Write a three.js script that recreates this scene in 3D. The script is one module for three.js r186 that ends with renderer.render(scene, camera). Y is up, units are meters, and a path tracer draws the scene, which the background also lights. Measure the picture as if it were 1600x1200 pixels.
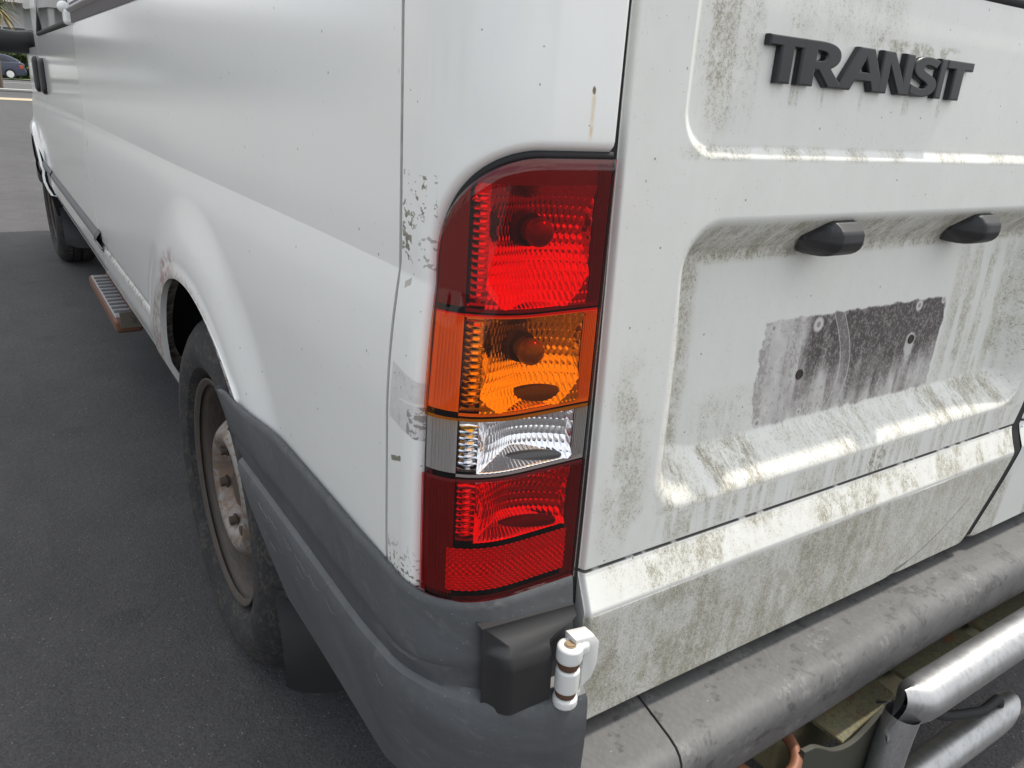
import * as THREE from 'three';
import { mergeGeometries, toCreasedNormals } from 'three/addons/utils/BufferGeometryUtils.js';
import { RoundedBoxGeometry } from 'three/addons/geometries/RoundedBoxGeometry.js';
import { TextGeometry } from 'three/addons/geometries/TextGeometry.js';
import { FontLoader } from 'three/addons/loaders/FontLoader.js';

// ------------------------------------------------------------------ camera, sky, sun
const scene = new THREE.Scene();
const camera = new THREE.PerspectiveCamera(52.77, 4 / 3, 0.05, 600);
camera.position.set(0, 1.11, 0.5246);
camera.rotation.order = 'YXZ';
camera.rotation.set(-0.35390, -0.60092, 0.06501);

const renderer = new THREE.WebGLRenderer({ antialias: true });
renderer.setSize(1024, 768);
renderer.toneMapping = THREE.LinearToneMapping;
renderer.toneMappingExposure = 1.62;
renderer.shadowMap.enabled = true;

// ---- noise
function hash(i, j, k) {
  let h = Math.imul(i | 0, 374761393) ^ Math.imul(j | 0, 668265263) ^ Math.imul(k | 0, 2147483647 - 1640531526);
  h = Math.imul(h ^ (h >>> 13), 1274126177); h ^= h >>> 16;
  return (h >>> 0) / 4294967296;
}
function vn(x, y, k = 0) {
  const i = Math.floor(x), j = Math.floor(y), a = x - i, b = y - j;
  const u = a * a * (3 - 2 * a), v = b * b * (3 - 2 * b);
  const p = hash(i, j, k), q = hash(i + 1, j, k), r = hash(i, j + 1, k), s = hash(i + 1, j + 1, k);
  return p + (q - p) * u + (r - p) * v + (p - q - r + s) * u * v;
}
function fbm(x, y, o = 4, k = 0) {
  let s = 0, a = 0.5, t = 0;
  for (let i = 0; i < o; i++) { s += a * vn(x, y, k + i * 17); t += a; a *= 0.5; x = x * 2.03 + 3.1; y = y * 2.03 + 1.7; }
  return s / t;
}
let seed = 12345;
const rnd = () => { seed = (Math.imul(seed, 1664525) + 1013904223) >>> 0; return seed / 4294967296; };
const sm = (a, b, t) => { t = Math.min(1, Math.max(0, (t - a) / (b - a))); return t * t * (3 - 2 * t); };
const lerp = (a, b, t) => a + (b - a) * t;
const clamp = (t, a = 0, b = 1) => Math.min(b, Math.max(a, t));
const box1 = (v, a, b, f) => sm(a - f, a + f, v) * (1 - sm(b - f, b + f, v));

// ---- computed sky: blue with broken bright cloud, the same all round
{
  const W = 1024, H = 512, d = new Float32Array(W * H * 4);
  for (let j = 0; j < H; j++) for (let i = 0; i < W; i++) {
    const el = ((j + 0.5) / H - 0.5) * Math.PI, az = ((i + 0.5) / W - 0.5) * 2 * Math.PI;
    const y = Math.sin(el), c = Math.cos(el), x = c * Math.cos(az), z = c * Math.sin(az);
    const t = Math.pow(clamp(y), 0.45);
    let r = lerp(0.70, 0.36, t), g = lerp(0.72, 0.46, t), b = lerp(0.74, 0.65, t);
    const s = 1.5 / (Math.max(y, 0) + 0.28);
    const n = fbm(x * s + 7, z * s + 3, 6, 5);
    const cl = sm(0.36, 0.56, n) * (y > 0 ? 1 : 0.5), lum = 0.78 + 0.42 * fbm(x * s * 2.1 + 1, z * s * 2.1, 4, 91);
    r = lerp(r, lum, cl * 0.9); g = lerp(g, lum * 1.005, cl * 0.9); b = lerp(b, lum * 0.99, cl * 0.9);
    const o = (j * W + i) * 4; d[o] = r; d[o + 1] = g; d[o + 2] = b; d[o + 3] = 1;
  }
  const t = new THREE.DataTexture(d, W, H, THREE.RGBAFormat, THREE.FloatType);
  t.mapping = THREE.EquirectangularReflectionMapping; t.minFilter = t.magFilter = THREE.LinearFilter; t.wrapS = THREE.RepeatWrapping; t.needsUpdate = true;
  scene.background = t; scene.environment = t;
}
const sun = new THREE.DirectionalLight(new THREE.Color().setRGB(1, 0.95, 0.87), 2.45);
sun.position.set(0.50 * 30 + 1.2, 0.866 * 30, 0.025 * 30); sun.target.position.set(1.2, 0, 0); scene.add(sun, sun.target);
sun.castShadow = true; sun.shadow.radius = 3; sun.shadow.mapSize.set(4096, 4096); sun.shadow.bias = -0.0004;
Object.assign(sun.shadow.camera, { left: -12, right: 12, top: 12, bottom: -12, near: 1, far: 90 });

// ------------------------------------------------------------------ helpers
function texture(w, h, fn, srgb = true) {           // fn(u, v, i, j) -> linear rgb (srgb = true) or raw values 0..1
  const d = new Uint8Array(w * h * 4);
  const enc = (c) => { c = clamp(c); return 255 * (c <= 0.0031308 ? 12.92 * c : 1.055 * Math.pow(c, 1 / 2.4) - 0.055); };
  for (let j = 0; j < h; j++) for (let i = 0; i < w; i++) {
    const c = fn((i + 0.5) / w, (j + 0.5) / h, i, j), o = (j * w + i) * 4;
    if (srgb) { d[o] = enc(c[0]); d[o + 1] = enc(c[1]); d[o + 2] = enc(c[2]); } else { const e = 255 * clamp(c); d[o] = d[o + 1] = d[o + 2] = e; }
    d[o + 3] = 255;
  }
  const t = new THREE.DataTexture(d, w, h, THREE.RGBAFormat);
  t.magFilter = THREE.LinearFilter; t.minFilter = THREE.LinearMipmapLinearFilter; t.generateMipmaps = true;
  t.wrapS = t.wrapT = THREE.RepeatWrapping; if (srgb) t.colorSpace = THREE.SRGBColorSpace; t.needsUpdate = true;
  return t;
}
function mapped(t, w, h, ox = 0, oy = 0) { const c = t.clone(); c.repeat.set(1 / w, 1 / h); c.offset.set(-ox / w, -oy / h); c.needsUpdate = true; return c; }   // uv in metres
function once(t) { t.wrapS = t.wrapT = THREE.ClampToEdgeWrapping; return t; }
const lin = (r, g, b) => new THREE.Color().setRGB(r, g, b);
const std = (c, o = {}) => new THREE.MeshStandardMaterial({ color: Array.isArray(c) ? lin(...c) : c, roughness: 0.6, ...o });
const phys = (c, o = {}) => new THREE.MeshPhysicalMaterial({ color: Array.isArray(c) ? lin(...c) : c, roughness: 0.5, ...o });

function grid(us, vs, f, uvf) {                     // a sheet of quads; normals by finite differences of f, so that sheets join without a seam
  const P = [], N = [], U = [], I = [], nu = us.length, nv = vs.length, e = 4e-4, sg = Math.sign(us[1] - us[0]) * Math.sign(vs[1] - vs[0]), a = new THREE.Vector3(), b = new THREE.Vector3();
  for (let j = 0; j < nv; j++) for (let i = 0; i < nu; i++) {
    const u = us[i], v = vs[j], p = f(u, v), p1 = f(u + e, v), p0 = f(u - e, v), q1 = f(u, v + e), q0 = f(u, v - e);
    P.push(...p); a.set(p1[0] - p0[0], p1[1] - p0[1], p1[2] - p0[2]); b.set(q1[0] - q0[0], q1[1] - q0[1], q1[2] - q0[2]); a.cross(b).normalize().multiplyScalar(sg); N.push(a.x, a.y, a.z);
    U.push(...(uvf ? uvf(u, v, p) : [u, v]));
  }
  for (let j = 0; j < nv - 1; j++) for (let i = 0; i < nu - 1; i++) { const k = j * nu + i; I.push(k, k + 1, k + nu, k + 1, k + nu + 1, k + nu); }
  return geo(P, N, U, I);
}
function geo(P, N, U, I) {
  const g = new THREE.BufferGeometry();
  g.setAttribute('position', new THREE.Float32BufferAttribute(P, 3));
  if (N) g.setAttribute('normal', new THREE.Float32BufferAttribute(N, 3));
  g.setAttribute('uv', new THREE.Float32BufferAttribute(U, 2)); g.setIndex(I);
  if (!N) g.computeVertexNormals();
  return g;
}
function rows(R, closed = false, crease = 0) {      // R: rows of points, skinned together
  const P = [], U = [], I = [], n = R[0].length, m = R.length; let lu = 0;
  for (let j = 0; j < m; j++) {
    let l = 0; if (j) lu += Math.hypot(R[j][0][0] - R[j - 1][0][0], R[j][0][1] - R[j - 1][0][1], R[j][0][2] - R[j - 1][0][2]);
    for (let i = 0; i < n; i++) { P.push(...R[j][i]); if (i) l += Math.hypot(R[j][i][0] - R[j][i - 1][0], R[j][i][1] - R[j][i - 1][1], R[j][i][2] - R[j][i - 1][2]); U.push(lu, l); }
  }
  for (let j = 0; j < m - 1; j++) for (let i = 0; i < n - 1; i++) { const k = j * n + i; I.push(k, k + 1, k + n, k + 1, k + n + 1, k + n); }
  const g = geo(P, null, U, I);
  return crease ? toCreasedNormals(g, crease) : g;
}
const lin_ = (a, b, n) => Array.from({ length: n + 1 }, (_, i) => a + (b - a) * i / n);
const uniq = (l) => l.sort((a, b) => a - b).filter((v, i, q) => !i || v - q[i - 1] > 1e-6);
function fixup(g) { const k = g.index ? g.toNonIndexed() : g; for (const n of Object.keys(k.attributes)) if (!['position', 'normal', 'uv'].includes(n)) k.deleteAttribute(n); if (!k.attributes.uv) k.setAttribute('uv', new THREE.Float32BufferAttribute(new Float32Array(k.attributes.position.count * 2), 2)); return k; }
const join = (...gs) => mergeGeometries(gs.flat().map(fixup));
function mesh(name, g, m, parent) { const o = new THREE.Mesh(Array.isArray(g) ? join(g) : g, m); o.name = name; o.castShadow = o.receiveShadow = true; parent.add(o); return o; }
function bx(w, h, d, x, y, z, r = 0.003) { const g = r ? new RoundedBoxGeometry(w, h, d, 2, Math.min(r, w / 2.1, h / 2.1, d / 2.1)) : new THREE.BoxGeometry(w, h, d); g.translate(x, y, z); return g; }
function tube(pts, r, n = 24, m = 10, closed = false) { return new THREE.TubeGeometry(new THREE.CatmullRomCurve3(pts.map((p) => new THREE.Vector3(...p)), closed, 'catmullrom', 0.3), n, r, m, closed); }
function cyl(r0, r1, h, x, y, z, axis = 'y', seg = 24) { const g = new THREE.CylinderGeometry(r0, r1, h, seg); if (axis === 'x') g.rotateZ(-Math.PI / 2); if (axis === 'z') g.rotateX(Math.PI / 2); g.translate(x, y, z); return g; }
const used = {};
function thing(name, label, category, group) {
  const o = new THREE.Group(); const n = used[name] = (used[name] ?? -1) + 1; o.name = n ? `${name}_${String(n).padStart(3, '0')}` : name;
  o.userData = { label, category }; if (group) o.userData.group = group; scene.add(o); return o;
}
function setting(name, g, m) { const o = mesh(name, g, m, scene); o.userData.kind = 'structure'; return o; }

// ------------------------------------------------------------------ materials
const WHITE = [0.80, 0.80, 0.775];
const paint = phys(WHITE, { roughness: 0.5, clearcoat: 1, clearcoatRoughness: 0.10 });
const rubber = std([0.012, 0.012, 0.013], { roughness: 0.75 });
const dark = std([0.006, 0.006, 0.007], { roughness: 0.9 });
const blackPlastic = std([0.018, 0.018, 0.020], { roughness: 0.5 });
const glassDark = phys([0.30, 0.34, 0.34], { transmission: 1, thickness: 0, roughness: 0.02, ior: 1.5 });
const chrome = std([0.75, 0.75, 0.76], { metalness: 1, roughness: 0.18 });

// asphalt: grain of stones in a dark binder
const asphaltT = texture(1024, 1024, (u, v) => {
  const P = 1024, i = u * P, j = v * P, w = (x, y, s, k) => { const n = P / s; return hash(Math.floor(x / s) % n, Math.floor(y / s) % n, k); };
  let b = 0.060 + 0.024 * (fbm(u * 8, v * 8, 3, 3) - 0.5) + 0.026 * (w(i, j, 2, 1) - 0.5) + 0.018 * (w(i, j, 4, 2) - 0.5);
  const sp = w(i, j, 2, 9); if (sp > 0.9965) b += 0.16; else if (sp > 0.985) b += 0.03;
  return [b * 1.03, b * 0.98, b * 1.0];
});
const asphaltB = texture(512, 512, (u, v) => 0.5 * hash(Math.floor(u * 256), Math.floor(v * 256), 4) + 0.5 * vn(u * 64, v * 64, 8), false);
const asphalt = std([1, 1, 1], { map: mapped(asphaltT, 1.1, 1.1), bumpMap: mapped(asphaltB, 0.9, 0.9), bumpScale: 0.002, roughness: 0.9, vertexColors: true });

// ------------------------------------------------------------------ ground
const rise = (z) => 0.27 * sm(-12, -62, z) + 0;
{
  const xs = uniq([...lin_(-6, 6, 60), -250, -120, -60, -30, -15, -10, 10, 15, 30, 60, 120, 250]), zs = uniq([...lin_(-14, 4, 90), ...lin_(-70, -14, 28), 8, 15, 30, 80, 200, -100, -140, -220, -350]);
  const g = grid(xs, zs.slice().reverse(), (x, z) => [x, rise(z), z]);
  const c = [], p = g.attributes.position;
  for (let i = 0; i < p.count; i++) { const k = 0.70 + 0.60 * fbm(p.getX(i) * 1.3 + 40, p.getZ(i) * 0.8 + 40, 4, 6); c.push(k, k, k); }
  g.setAttribute('color', new THREE.Float32BufferAttribute(c, 3));
  setting('ground', g, asphalt);
}
const whiteLine = std([0.62, 0.62, 0.60], { roughness: 0.8 }), yellowLine = std([0.42, 0.34, 0.22], { roughness: 0.8 }), concrete = std([0.42, 0.41, 0.39], { roughness: 0.9 }), grassM = std([0.11, 0.15, 0.045], { roughness: 1 });
const strip = (x0, x1, z0, z1, h) => grid(lin_(x0, x1, 12), lin_(z1, z0, 3), (x, z) => [x, rise(z) + h, z]);
{
  setting('road', grid(lin_(-60, 60, 12), lin_(-36.5, -56, 12), (x, z) => [x, rise(z) + 0.004, z]), std([0.075, 0.074, 0.074], { roughness: 0.9 }));
  setting('painted_line', strip(-60, 60, -50.4, -50.2, 0.009), whiteLine);
  setting('painted_line_001', strip(0.2, 2.2, -31.2, -29.6, 0.005), yellowLine);
  const k = setting('kerb', strip(-60, 60, -37.6, -36.9, 0.09), concrete); k.userData.kind = 'structure';
  setting('bounce_apron', grid(lin_(-14.9, -2.4, 6), lin_(10, -33, 14), (x, z) => [x, rise(z) + 0.005, z]), std([0.18, 0.178, 0.172], { roughness: 0.9 }));  // unseen pale sheet, added to bounce light onto the van's flank
  setting('verge', strip(-60, 60, -60.4, -57.5, 0.06), grassM);
}

// ------------------------------------------------------------------ the van
const van = thing('van', 'dirty white panel van with a tall red and amber rear light', 'van');
van.position.set(1.235, 0, -2.8);
const body = { add(o) { o.position.x -= 1.235; o.position.z += 2.8; van.add(o); } };            // parts are given in place
const CX = 1.235, mirrorX = (g) => {                                                            // the same panel on the other side
  const k = g.clone(), p = k.attributes.position, n = k.attributes.normal; for (let i = 0; i < p.count; i++) { p.setX(i, 2 * CX - p.getX(i)); n.setX(i, -n.getX(i)); }
  if (k.index) { const a = k.index.array; for (let i = 0; i < a.length; i += 3) { const t = a[i]; a[i] = a[i + 1]; a[i + 1] = t; } } return k;
};

// plan of the rear corner: s runs from the rear light's inner edge round the corner and forward along the side
const XR = 0.452, RC = 0.08, S1 = XR - 0.385, S2 = S1 + RC * Math.PI / 2;
function plan(s, off) {
  if (s < S1) return [XR - s, off, 0, 1];
  if (s < S2) { const f = (s - S1) / RC, a = Math.sin(f), c = Math.cos(f); return [0.385 - (RC + off) * a, -RC + (RC + off) * c, -a, c]; }
  return [0.305 - off, -RC - (s - S2), -1, 0];
}
const flare = (y) => 0.0125 * (1 - (1 - clamp((0.957 - y) / 0.15)) ** 2) - 0.004 * (1 - sm(0.5, 0.7, y)) + (y > 0.95 ? -0.0 : 0);
const upperLean = (y) => -0.17 * Math.pow(Math.max(0, y - 1.32) / 0.7, 2);
// the rear light's outline in (s, y)
const LS = 0.163, LT = 1.066, LR = 0.088, LB = 0.648;
const lampTop = (s) => s < LS - LR ? LT : LT - LR + Math.sqrt(Math.max(0, LR * LR - (s - LS + LR) ** 2));
function lampSD(s, y) { const dx = s - (LS - LR), dy = y - (LT - LR); if (dx > 0 && dy > 0) return Math.hypot(dx, dy) - LR; return Math.max(s - LS, y - LT); }
const cornerW = (s) => sm(0.067, 0.155, s);
function cornerP(s, y) {
  const d = lampSD(s, y), roll = 1 - sm(0, 0.016, d), edge = 1 - sm(0, 0.005, s);
  const p = plan(s, flare(y) * cornerW(s) + upperLean(y) * cornerW(s) - 0.011 * roll * roll - 0.004 * edge * edge);
  return [p[0], y, p[1] - 0.11 * Math.pow(Math.max(0, y - 1.25) / 0.75, 1.6) * (1 - cornerW(s))];
}

// ---- paint with its marks
const marks = { corner: null };
function tapeEdge(x, y, k) { return fbm(x * 90, y * 90, 3, k); }
const cornerT = texture(640, 1536, (u, v) => {           // s -0.02..0.26, y 0.62..1.30
  const s = -0.02 + 0.28 * u, y = 0.62 + 0.68 * v, z = s > S2 ? -RC - (s - S2) : 0;
  let c = WHITE.map((q, i) => q * (1 + 0.05 * (fbm(s * 22, y * 9, 4, 2) - 0.5)) * (i === 2 ? 0.995 : 1));
  const mix = (k, t) => { c = c.map((q, i) => lerp(q, k[i], clamp(t))); };
  const n = fbm(s * 300, y * 300, 3, 11), n2 = 0.55 * fbm(s * 210 + y * 120, y * 260 - s * 110, 4, 21) + 0.45 * fbm(s * 90 + y * 60, y * 120 - s * 60, 3, 22);
  // peeled film: dark olive crumbs of glue beside the light
  const reg = box1(s, 0.166, 0.222, 0.004) * box1(y, 0.962, 1.046, 0.004), band = Math.max(box1(s, 0.205, 0.220, 0.003) * box1(y, 0.968, 1.022, 0.004), box1(s + (y - 1.03) * 0.5, 0.182, 0.198, 0.003) * box1(y, 1.016, 1.043, 0.002), box1(y + (s - 0.19) * 0.35, 1.012, 1.02, 0.003) * box1(s, 0.166, 0.212, 0.003));
  if (reg * band > 0.1 && n2 > 0.50 + 0.10 * n) mix(n > 0.5 ? [0.06, 0.06, 0.04] : [0.20, 0.18, 0.12], 0.9 * sm(0.5, 0.54, n2));
  if (reg > 0.4 && n2 > 0.62) mix([0.16, 0.15, 0.11], 0.6);
  // a square of old clear tape, greyed, cracked, torn at its lower corner
  const tp = box1(s + (y - 0.84) * 0.05, 0.166, 0.219, 0.0006) * box1(y - (s - 0.19) * 0.15, 0.812, 0.868, 0.0007);
  if (tp > 0) { const cr = Math.abs(fbm(s * 130, y * 55, 4, 31) - 0.5); mix([0.58, 0.565, 0.555], tp * (0.75 + 0.4 * (n - 0.5))); if (cr < 0.009) mix([0.3, 0.28, 0.27], tp * 0.7); if (s < 0.185 && y < 0.842 && n2 > 0.5) mix([0.14, 0.13, 0.11], tp * 0.7); if (Math.abs(y - 0.842 + (s - 0.19) * 0.1) < 0.0012 && s < 0.2) mix([0.75, 0.74, 0.73], tp); }
  const ch = box1(y + (s - 0.2) * 0.35, 0.776, 0.782, 0.001) * box1(s, 0.194, 0.216, 0.002); if (ch * n2 > 0.34) mix([0.15, 0.15, 0.08], 0.9);
  const tri = box1(y + (s - 0.2) * 0.5, 0.948, 0.955, 0.001) * box1(s, 0.200, 0.212, 0.002); if (tri * n2 > 0.3) mix([0.35, 0.33, 0.31], 0.8);
  // rust chip and its run
  const rx = XR - s; if (y > 1.0) { const d = Math.hypot((rx - 0.4215) * 1.7, y - 1.1185 - 0.002 * n); if (d < 0.0036) mix([0.11, 0.045, 0.015], 1 - sm(0.0022, 0.0038, d)); const run = (1 - sm(0, 0.0035, Math.abs(rx - 0.422))) * box1(y, 1.082, 1.117, 0.006); mix([0.62, 0.40, 0.13], run * 0.55 * (0.4 + n)); }
  if (s > 0.166 && y < 0.7 && n > 0.57) mix([0.18, 0.17, 0.13], 0.55 * (1 - sm(0.655, 0.70, y)) * sm(0.57, 0.7, n) * 2);
  if (hash(Math.floor(s * 700), Math.floor(y * 700), 77) > 0.9993) mix([0.2, 0.19, 0.17], 0.8);
  return c;
});
const sideT = texture(2048, 800, (u, v) => {             // z -2.5..-0.1, y 0.43..1.37
  const z = -2.5 + 2.4 * u, y = 0.43 + 0.94 * v;
  let c = WHITE.map((q) => q * (1 + 0.04 * (fbm(z * 5, y * 5, 4, 2) - 0.5)));
  const mix = (k, t) => { c = c.map((q, i) => lerp(q, k[i], clamp(t))); };
  const n = fbm(z * 120, y * 120, 4, 11), n3 = fbm(z * 9, y * 30, 4, 13);
  const low = 1 - sm(0.5, 0.72, y + 0.12 * n3); mix([0.42, 0.37, 0.28], low * 0.30 * sm(0.35, 0.75, n));
  // rust along the moulding line ahead of the wheel arch
  const ru = (1 - sm(0.004, 0.02, Math.abs(y - 0.585 + (z + 2.2) * 0.02))) * box1(z, -2.24, -1.5, 0.05); if (n > 0.5) mix([0.26, 0.19, 0.08], ru * sm(0.5, 0.62, n) * (z < -2.1 ? 1 : 0.55));
  const st = (1 - sm(0, 0.05, Math.hypot((z + 2.38) * 0.7, y - 0.89))); mix([0.38, 0.33, 0.25], st * 0.8 * sm(0.45, 0.7, n));
  // pinkish scrape and grime along the arch
  const rho = Math.hypot(z + 0.93, y - 0.335) - 0.43; mix([0.42, 0.36, 0.30], (1 - sm(0.0, 0.018, rho)) * (0.35 + 0.8 * sm(0.42, 0.65, n)));
  const pk = (1 - sm(0.015, 0.04, Math.abs(rho - 0.02))) * box1(z, -1.13, -1.0, 0.03); mix([0.45, 0.22, 0.21], pk * 0.75 * sm(0.3, 0.6, fbm(z * 30, y * 90, 3, 44)));
  const h = hash(Math.floor(z * 420), Math.floor(y * 420), 7); if (h > 0.9997) mix([0.16, 0.15, 0.14], 0.8); else if (h > 0.9988) mix([0.5, 0.5, 0.48], 0.5);
  return c;
});
const paintCorner = phys([1, 1, 1], { map: once(mapped(cornerT, 0.28, 0.68, -0.02, 0.62)), roughness: 0.5, clearcoat: 1, clearcoatRoughness: 0.14 });
const paintSide = phys([1, 1, 1], { map: once(mapped(sideT, 2.4, 0.94, -2.5, 0.43)), roughness: 0.5, clearcoat: 1, clearcoatRoughness: 0.15 });

// ---- corner panel with the opening for the light
{
  const S3 = S2 + 0.030;
  const ya = uniq([...lin_(0.62, 1.32, 120), ...lin_(1.32, 2.0, 20)]);
  const a = grid(uniq([...lin_(LS + 0.003, LS + 0.03, 12), ...lin_(LS + 0.03, S3, 6)]).reverse(), ya, cornerP);
  const ss = []; for (let i = 0; i <= 40; i++) ss.push(LS + 0.003 - (LR + 0.003) * (1 - Math.sin(i / 40 * Math.PI / 2))); ss.push(...lin_(0, LS - LR, 18)); for (let i = 1; i < 6; i++) ss.push(i * 0.0012);
  const us = uniq(ss).reverse(), ts = [0, 0.004, 0.008, 0.012, 0.016, 0.02, 0.025, 0.03, 0.04, 0.06, 0.09, 0.13, 0.2, 0.3, 0.4, 0.5, 0.6, 0.7, 0.8, 0.9, 1];
  const P = [], N = [], U = [], I = [];
  ts.forEach((t) => us.forEach((s) => {
    const yb = (s < LS - LR ? LT : LT - LR + Math.sqrt(Math.max(0, (LR + 0.003) ** 2 - (s - LS + LR) ** 2))) + (s < LS - LR ? 0.003 : 0), y = yb + t * (2.0 - yb), e = 4e-4;
    const p = cornerP(s, y), p1 = cornerP(s + e, y), p0 = cornerP(s - e, y), q1 = cornerP(s, y + e), q0 = cornerP(s, y - e);
    const A = new THREE.Vector3(p1[0] - p0[0], p1[1] - p0[1], p1[2] - p0[2]), B = new THREE.Vector3(q1[0] - q0[0], q1[1] - q0[1], q1[2] - q0[2]).cross(A).normalize();
    P.push(...p); N.push(B.x, B.y, B.z); U.push(s, y);
  }));
  for (let j = 0; j < ts.length - 1; j++) for (let i = 0; i < us.length - 1; i++) { const k = j * us.length + i; I.push(k, k + 1, k + us.length, k + 1, k + us.length + 1, k + us.length); }
  // the turned-in edge beside the door and along the seam
  const fl = rows([lin_(1.066, 2.0, 24).map((y) => cornerP(0, y)), lin_(1.066, 2.0, 24).map((y) => { const p = cornerP(0, y); return [p[0] + 0.001, p[1], p[2] - 0.03]; })]);
  const f2 = rows([lin_(0.62, 2.0, 40).map((y) => { const p = cornerP(S3, y); return [p[0] + 0.012, p[1], p[2]]; }), lin_(0.62, 2.0, 40).map((y) => cornerP(S3, y))]);
  const g = join(a, geo(P, N, U, I), fl, f2);
  mesh('corner_panel', g, paintCorner, body); mesh('corner_panel', mirrorX(g), paintCorner, body);
}

// ---- side: panel, doors, wing, all cut from one surface
const AZ = -0.93, AY = 0.335, AR = 0.43, FZ = -4.95;
const archBulge = (y, z) => 0.015 * (1 - sm(0.025, 0.15, Math.hypot(z - AZ, y - AY) - AR));
function sideX(y, z) {
  const rho = Math.hypot(z - AZ, y - AY) - AR, rf = Math.hypot(z - FZ, y - 0.33) - 0.42;
  let x = 0.305 - flare(y) - upperLean(y) - 0.012 * sm(-0.15, -1.2, z);
  const bulge = archBulge(y, z) * (z < AZ ? sm(0.42, 0.6, y) : 1) + 0.004 * (1 - sm(0.0, 0.03, rho));
  x -= bulge + 0.026 * (1 - sm(0.03, 0.1, rf)) * sm(0.3, 0.5, y);
  x += 0.024 * (1 - sm(0.44, 0.53, y)) ;
  x += 0.10 * Math.pow(sm(-4.75, -6.1, z), 1.5);
  if (z < -1.3) x += 0.006 * Math.exp(-(((y - 0.585) / 0.008) ** 2)) * sm(-1.3, -1.42, z);
  return x;
}
const sideP = (z, y) => [sideX(y, z), y, z];
function sidePanel(z0, z1, ybot, ytop, cols, extra = []) {       // z0 > z1; z0, z1 numbers or functions of y; column-mapped between ybot(z) and ytop(z)
  const f0 = typeof z0 === 'number' ? () => z0 : z0, f1 = typeof z1 === 'number' ? () => z1 : z1;
  const KY = 0.957, ts = uniq([...lin_(0, 0.6, 54), ...lin_(0.601, 1, 24)]), P = [], N = [], U = [], I = [];
  const rowY = (t, yb, yt) => yb < KY - 0.01 && yt > KY + 0.01 ? (t <= 0.6 ? lerp(yb, KY - 0.0006, t / 0.6) : lerp(KY + 0.0006, yt, (t - 0.601) / 0.399)) : lerp(yb, yt, t);
  ts.forEach((t) => cols.forEach((c) => {
    const zm = lerp(f0(0.9), f1(0.9), c), yb = ybot(zm), y = rowY(t, yb, ytop(zm)), z = lerp(f0(y), f1(y), c), e = 4e-4;
    const hx = (sideX(y + e, z) - sideX(y - e, z)) / (2 * e), hz = (sideX(y, z + e) - sideX(y, z - e)) / (2 * e), l = Math.hypot(1, hx, hz);
    P.push(sideX(y, z), y, z); N.push(-1 / l, hx / l, hz / l); U.push(z, y);
  }));
  const n = cols.length;
  for (let j = 0; j < ts.length - 1; j++) for (let i = 0; i < n - 1; i++) { const k = j * n + i; I.push(k, k + n, k + 1, k + 1, k + n, k + n + 1); }
  const edge = (c) => { const r = ts.map((t) => { const zm = lerp(f0(0.9), f1(0.9), c), yb = ybot(zm), y = rowY(t, yb, ytop(zm)), z = lerp(f0(y), f1(y), c); return [sideX(y, z), y, z]; }); return rows([r, r.map((p) => [p[0] + 0.014, p[1], p[2] + (c ? 0.002 : -0.002)])]); };
  const bot = cols.map((c) => { const z = lerp(f0(0.9), f1(0.9), c), y = ybot(z); return [sideX(y, z), y, lerp(f0(y), f1(y), c)]; });
  return join(geo(P, N, U, I), edge(0), edge(1), rows([bot, bot.map((p) => [p[0] + 0.012, p[1] + 0.0015, p[2]])]));
}
const seamZ = (y) => -2.46 + 0.20 * (1 - sm(0.52, 0.86, y));
const archY = (z) => Math.abs(z - AZ) < AR ? AY + Math.sqrt(AR * AR - (z - AZ) ** 2) : 0;
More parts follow.
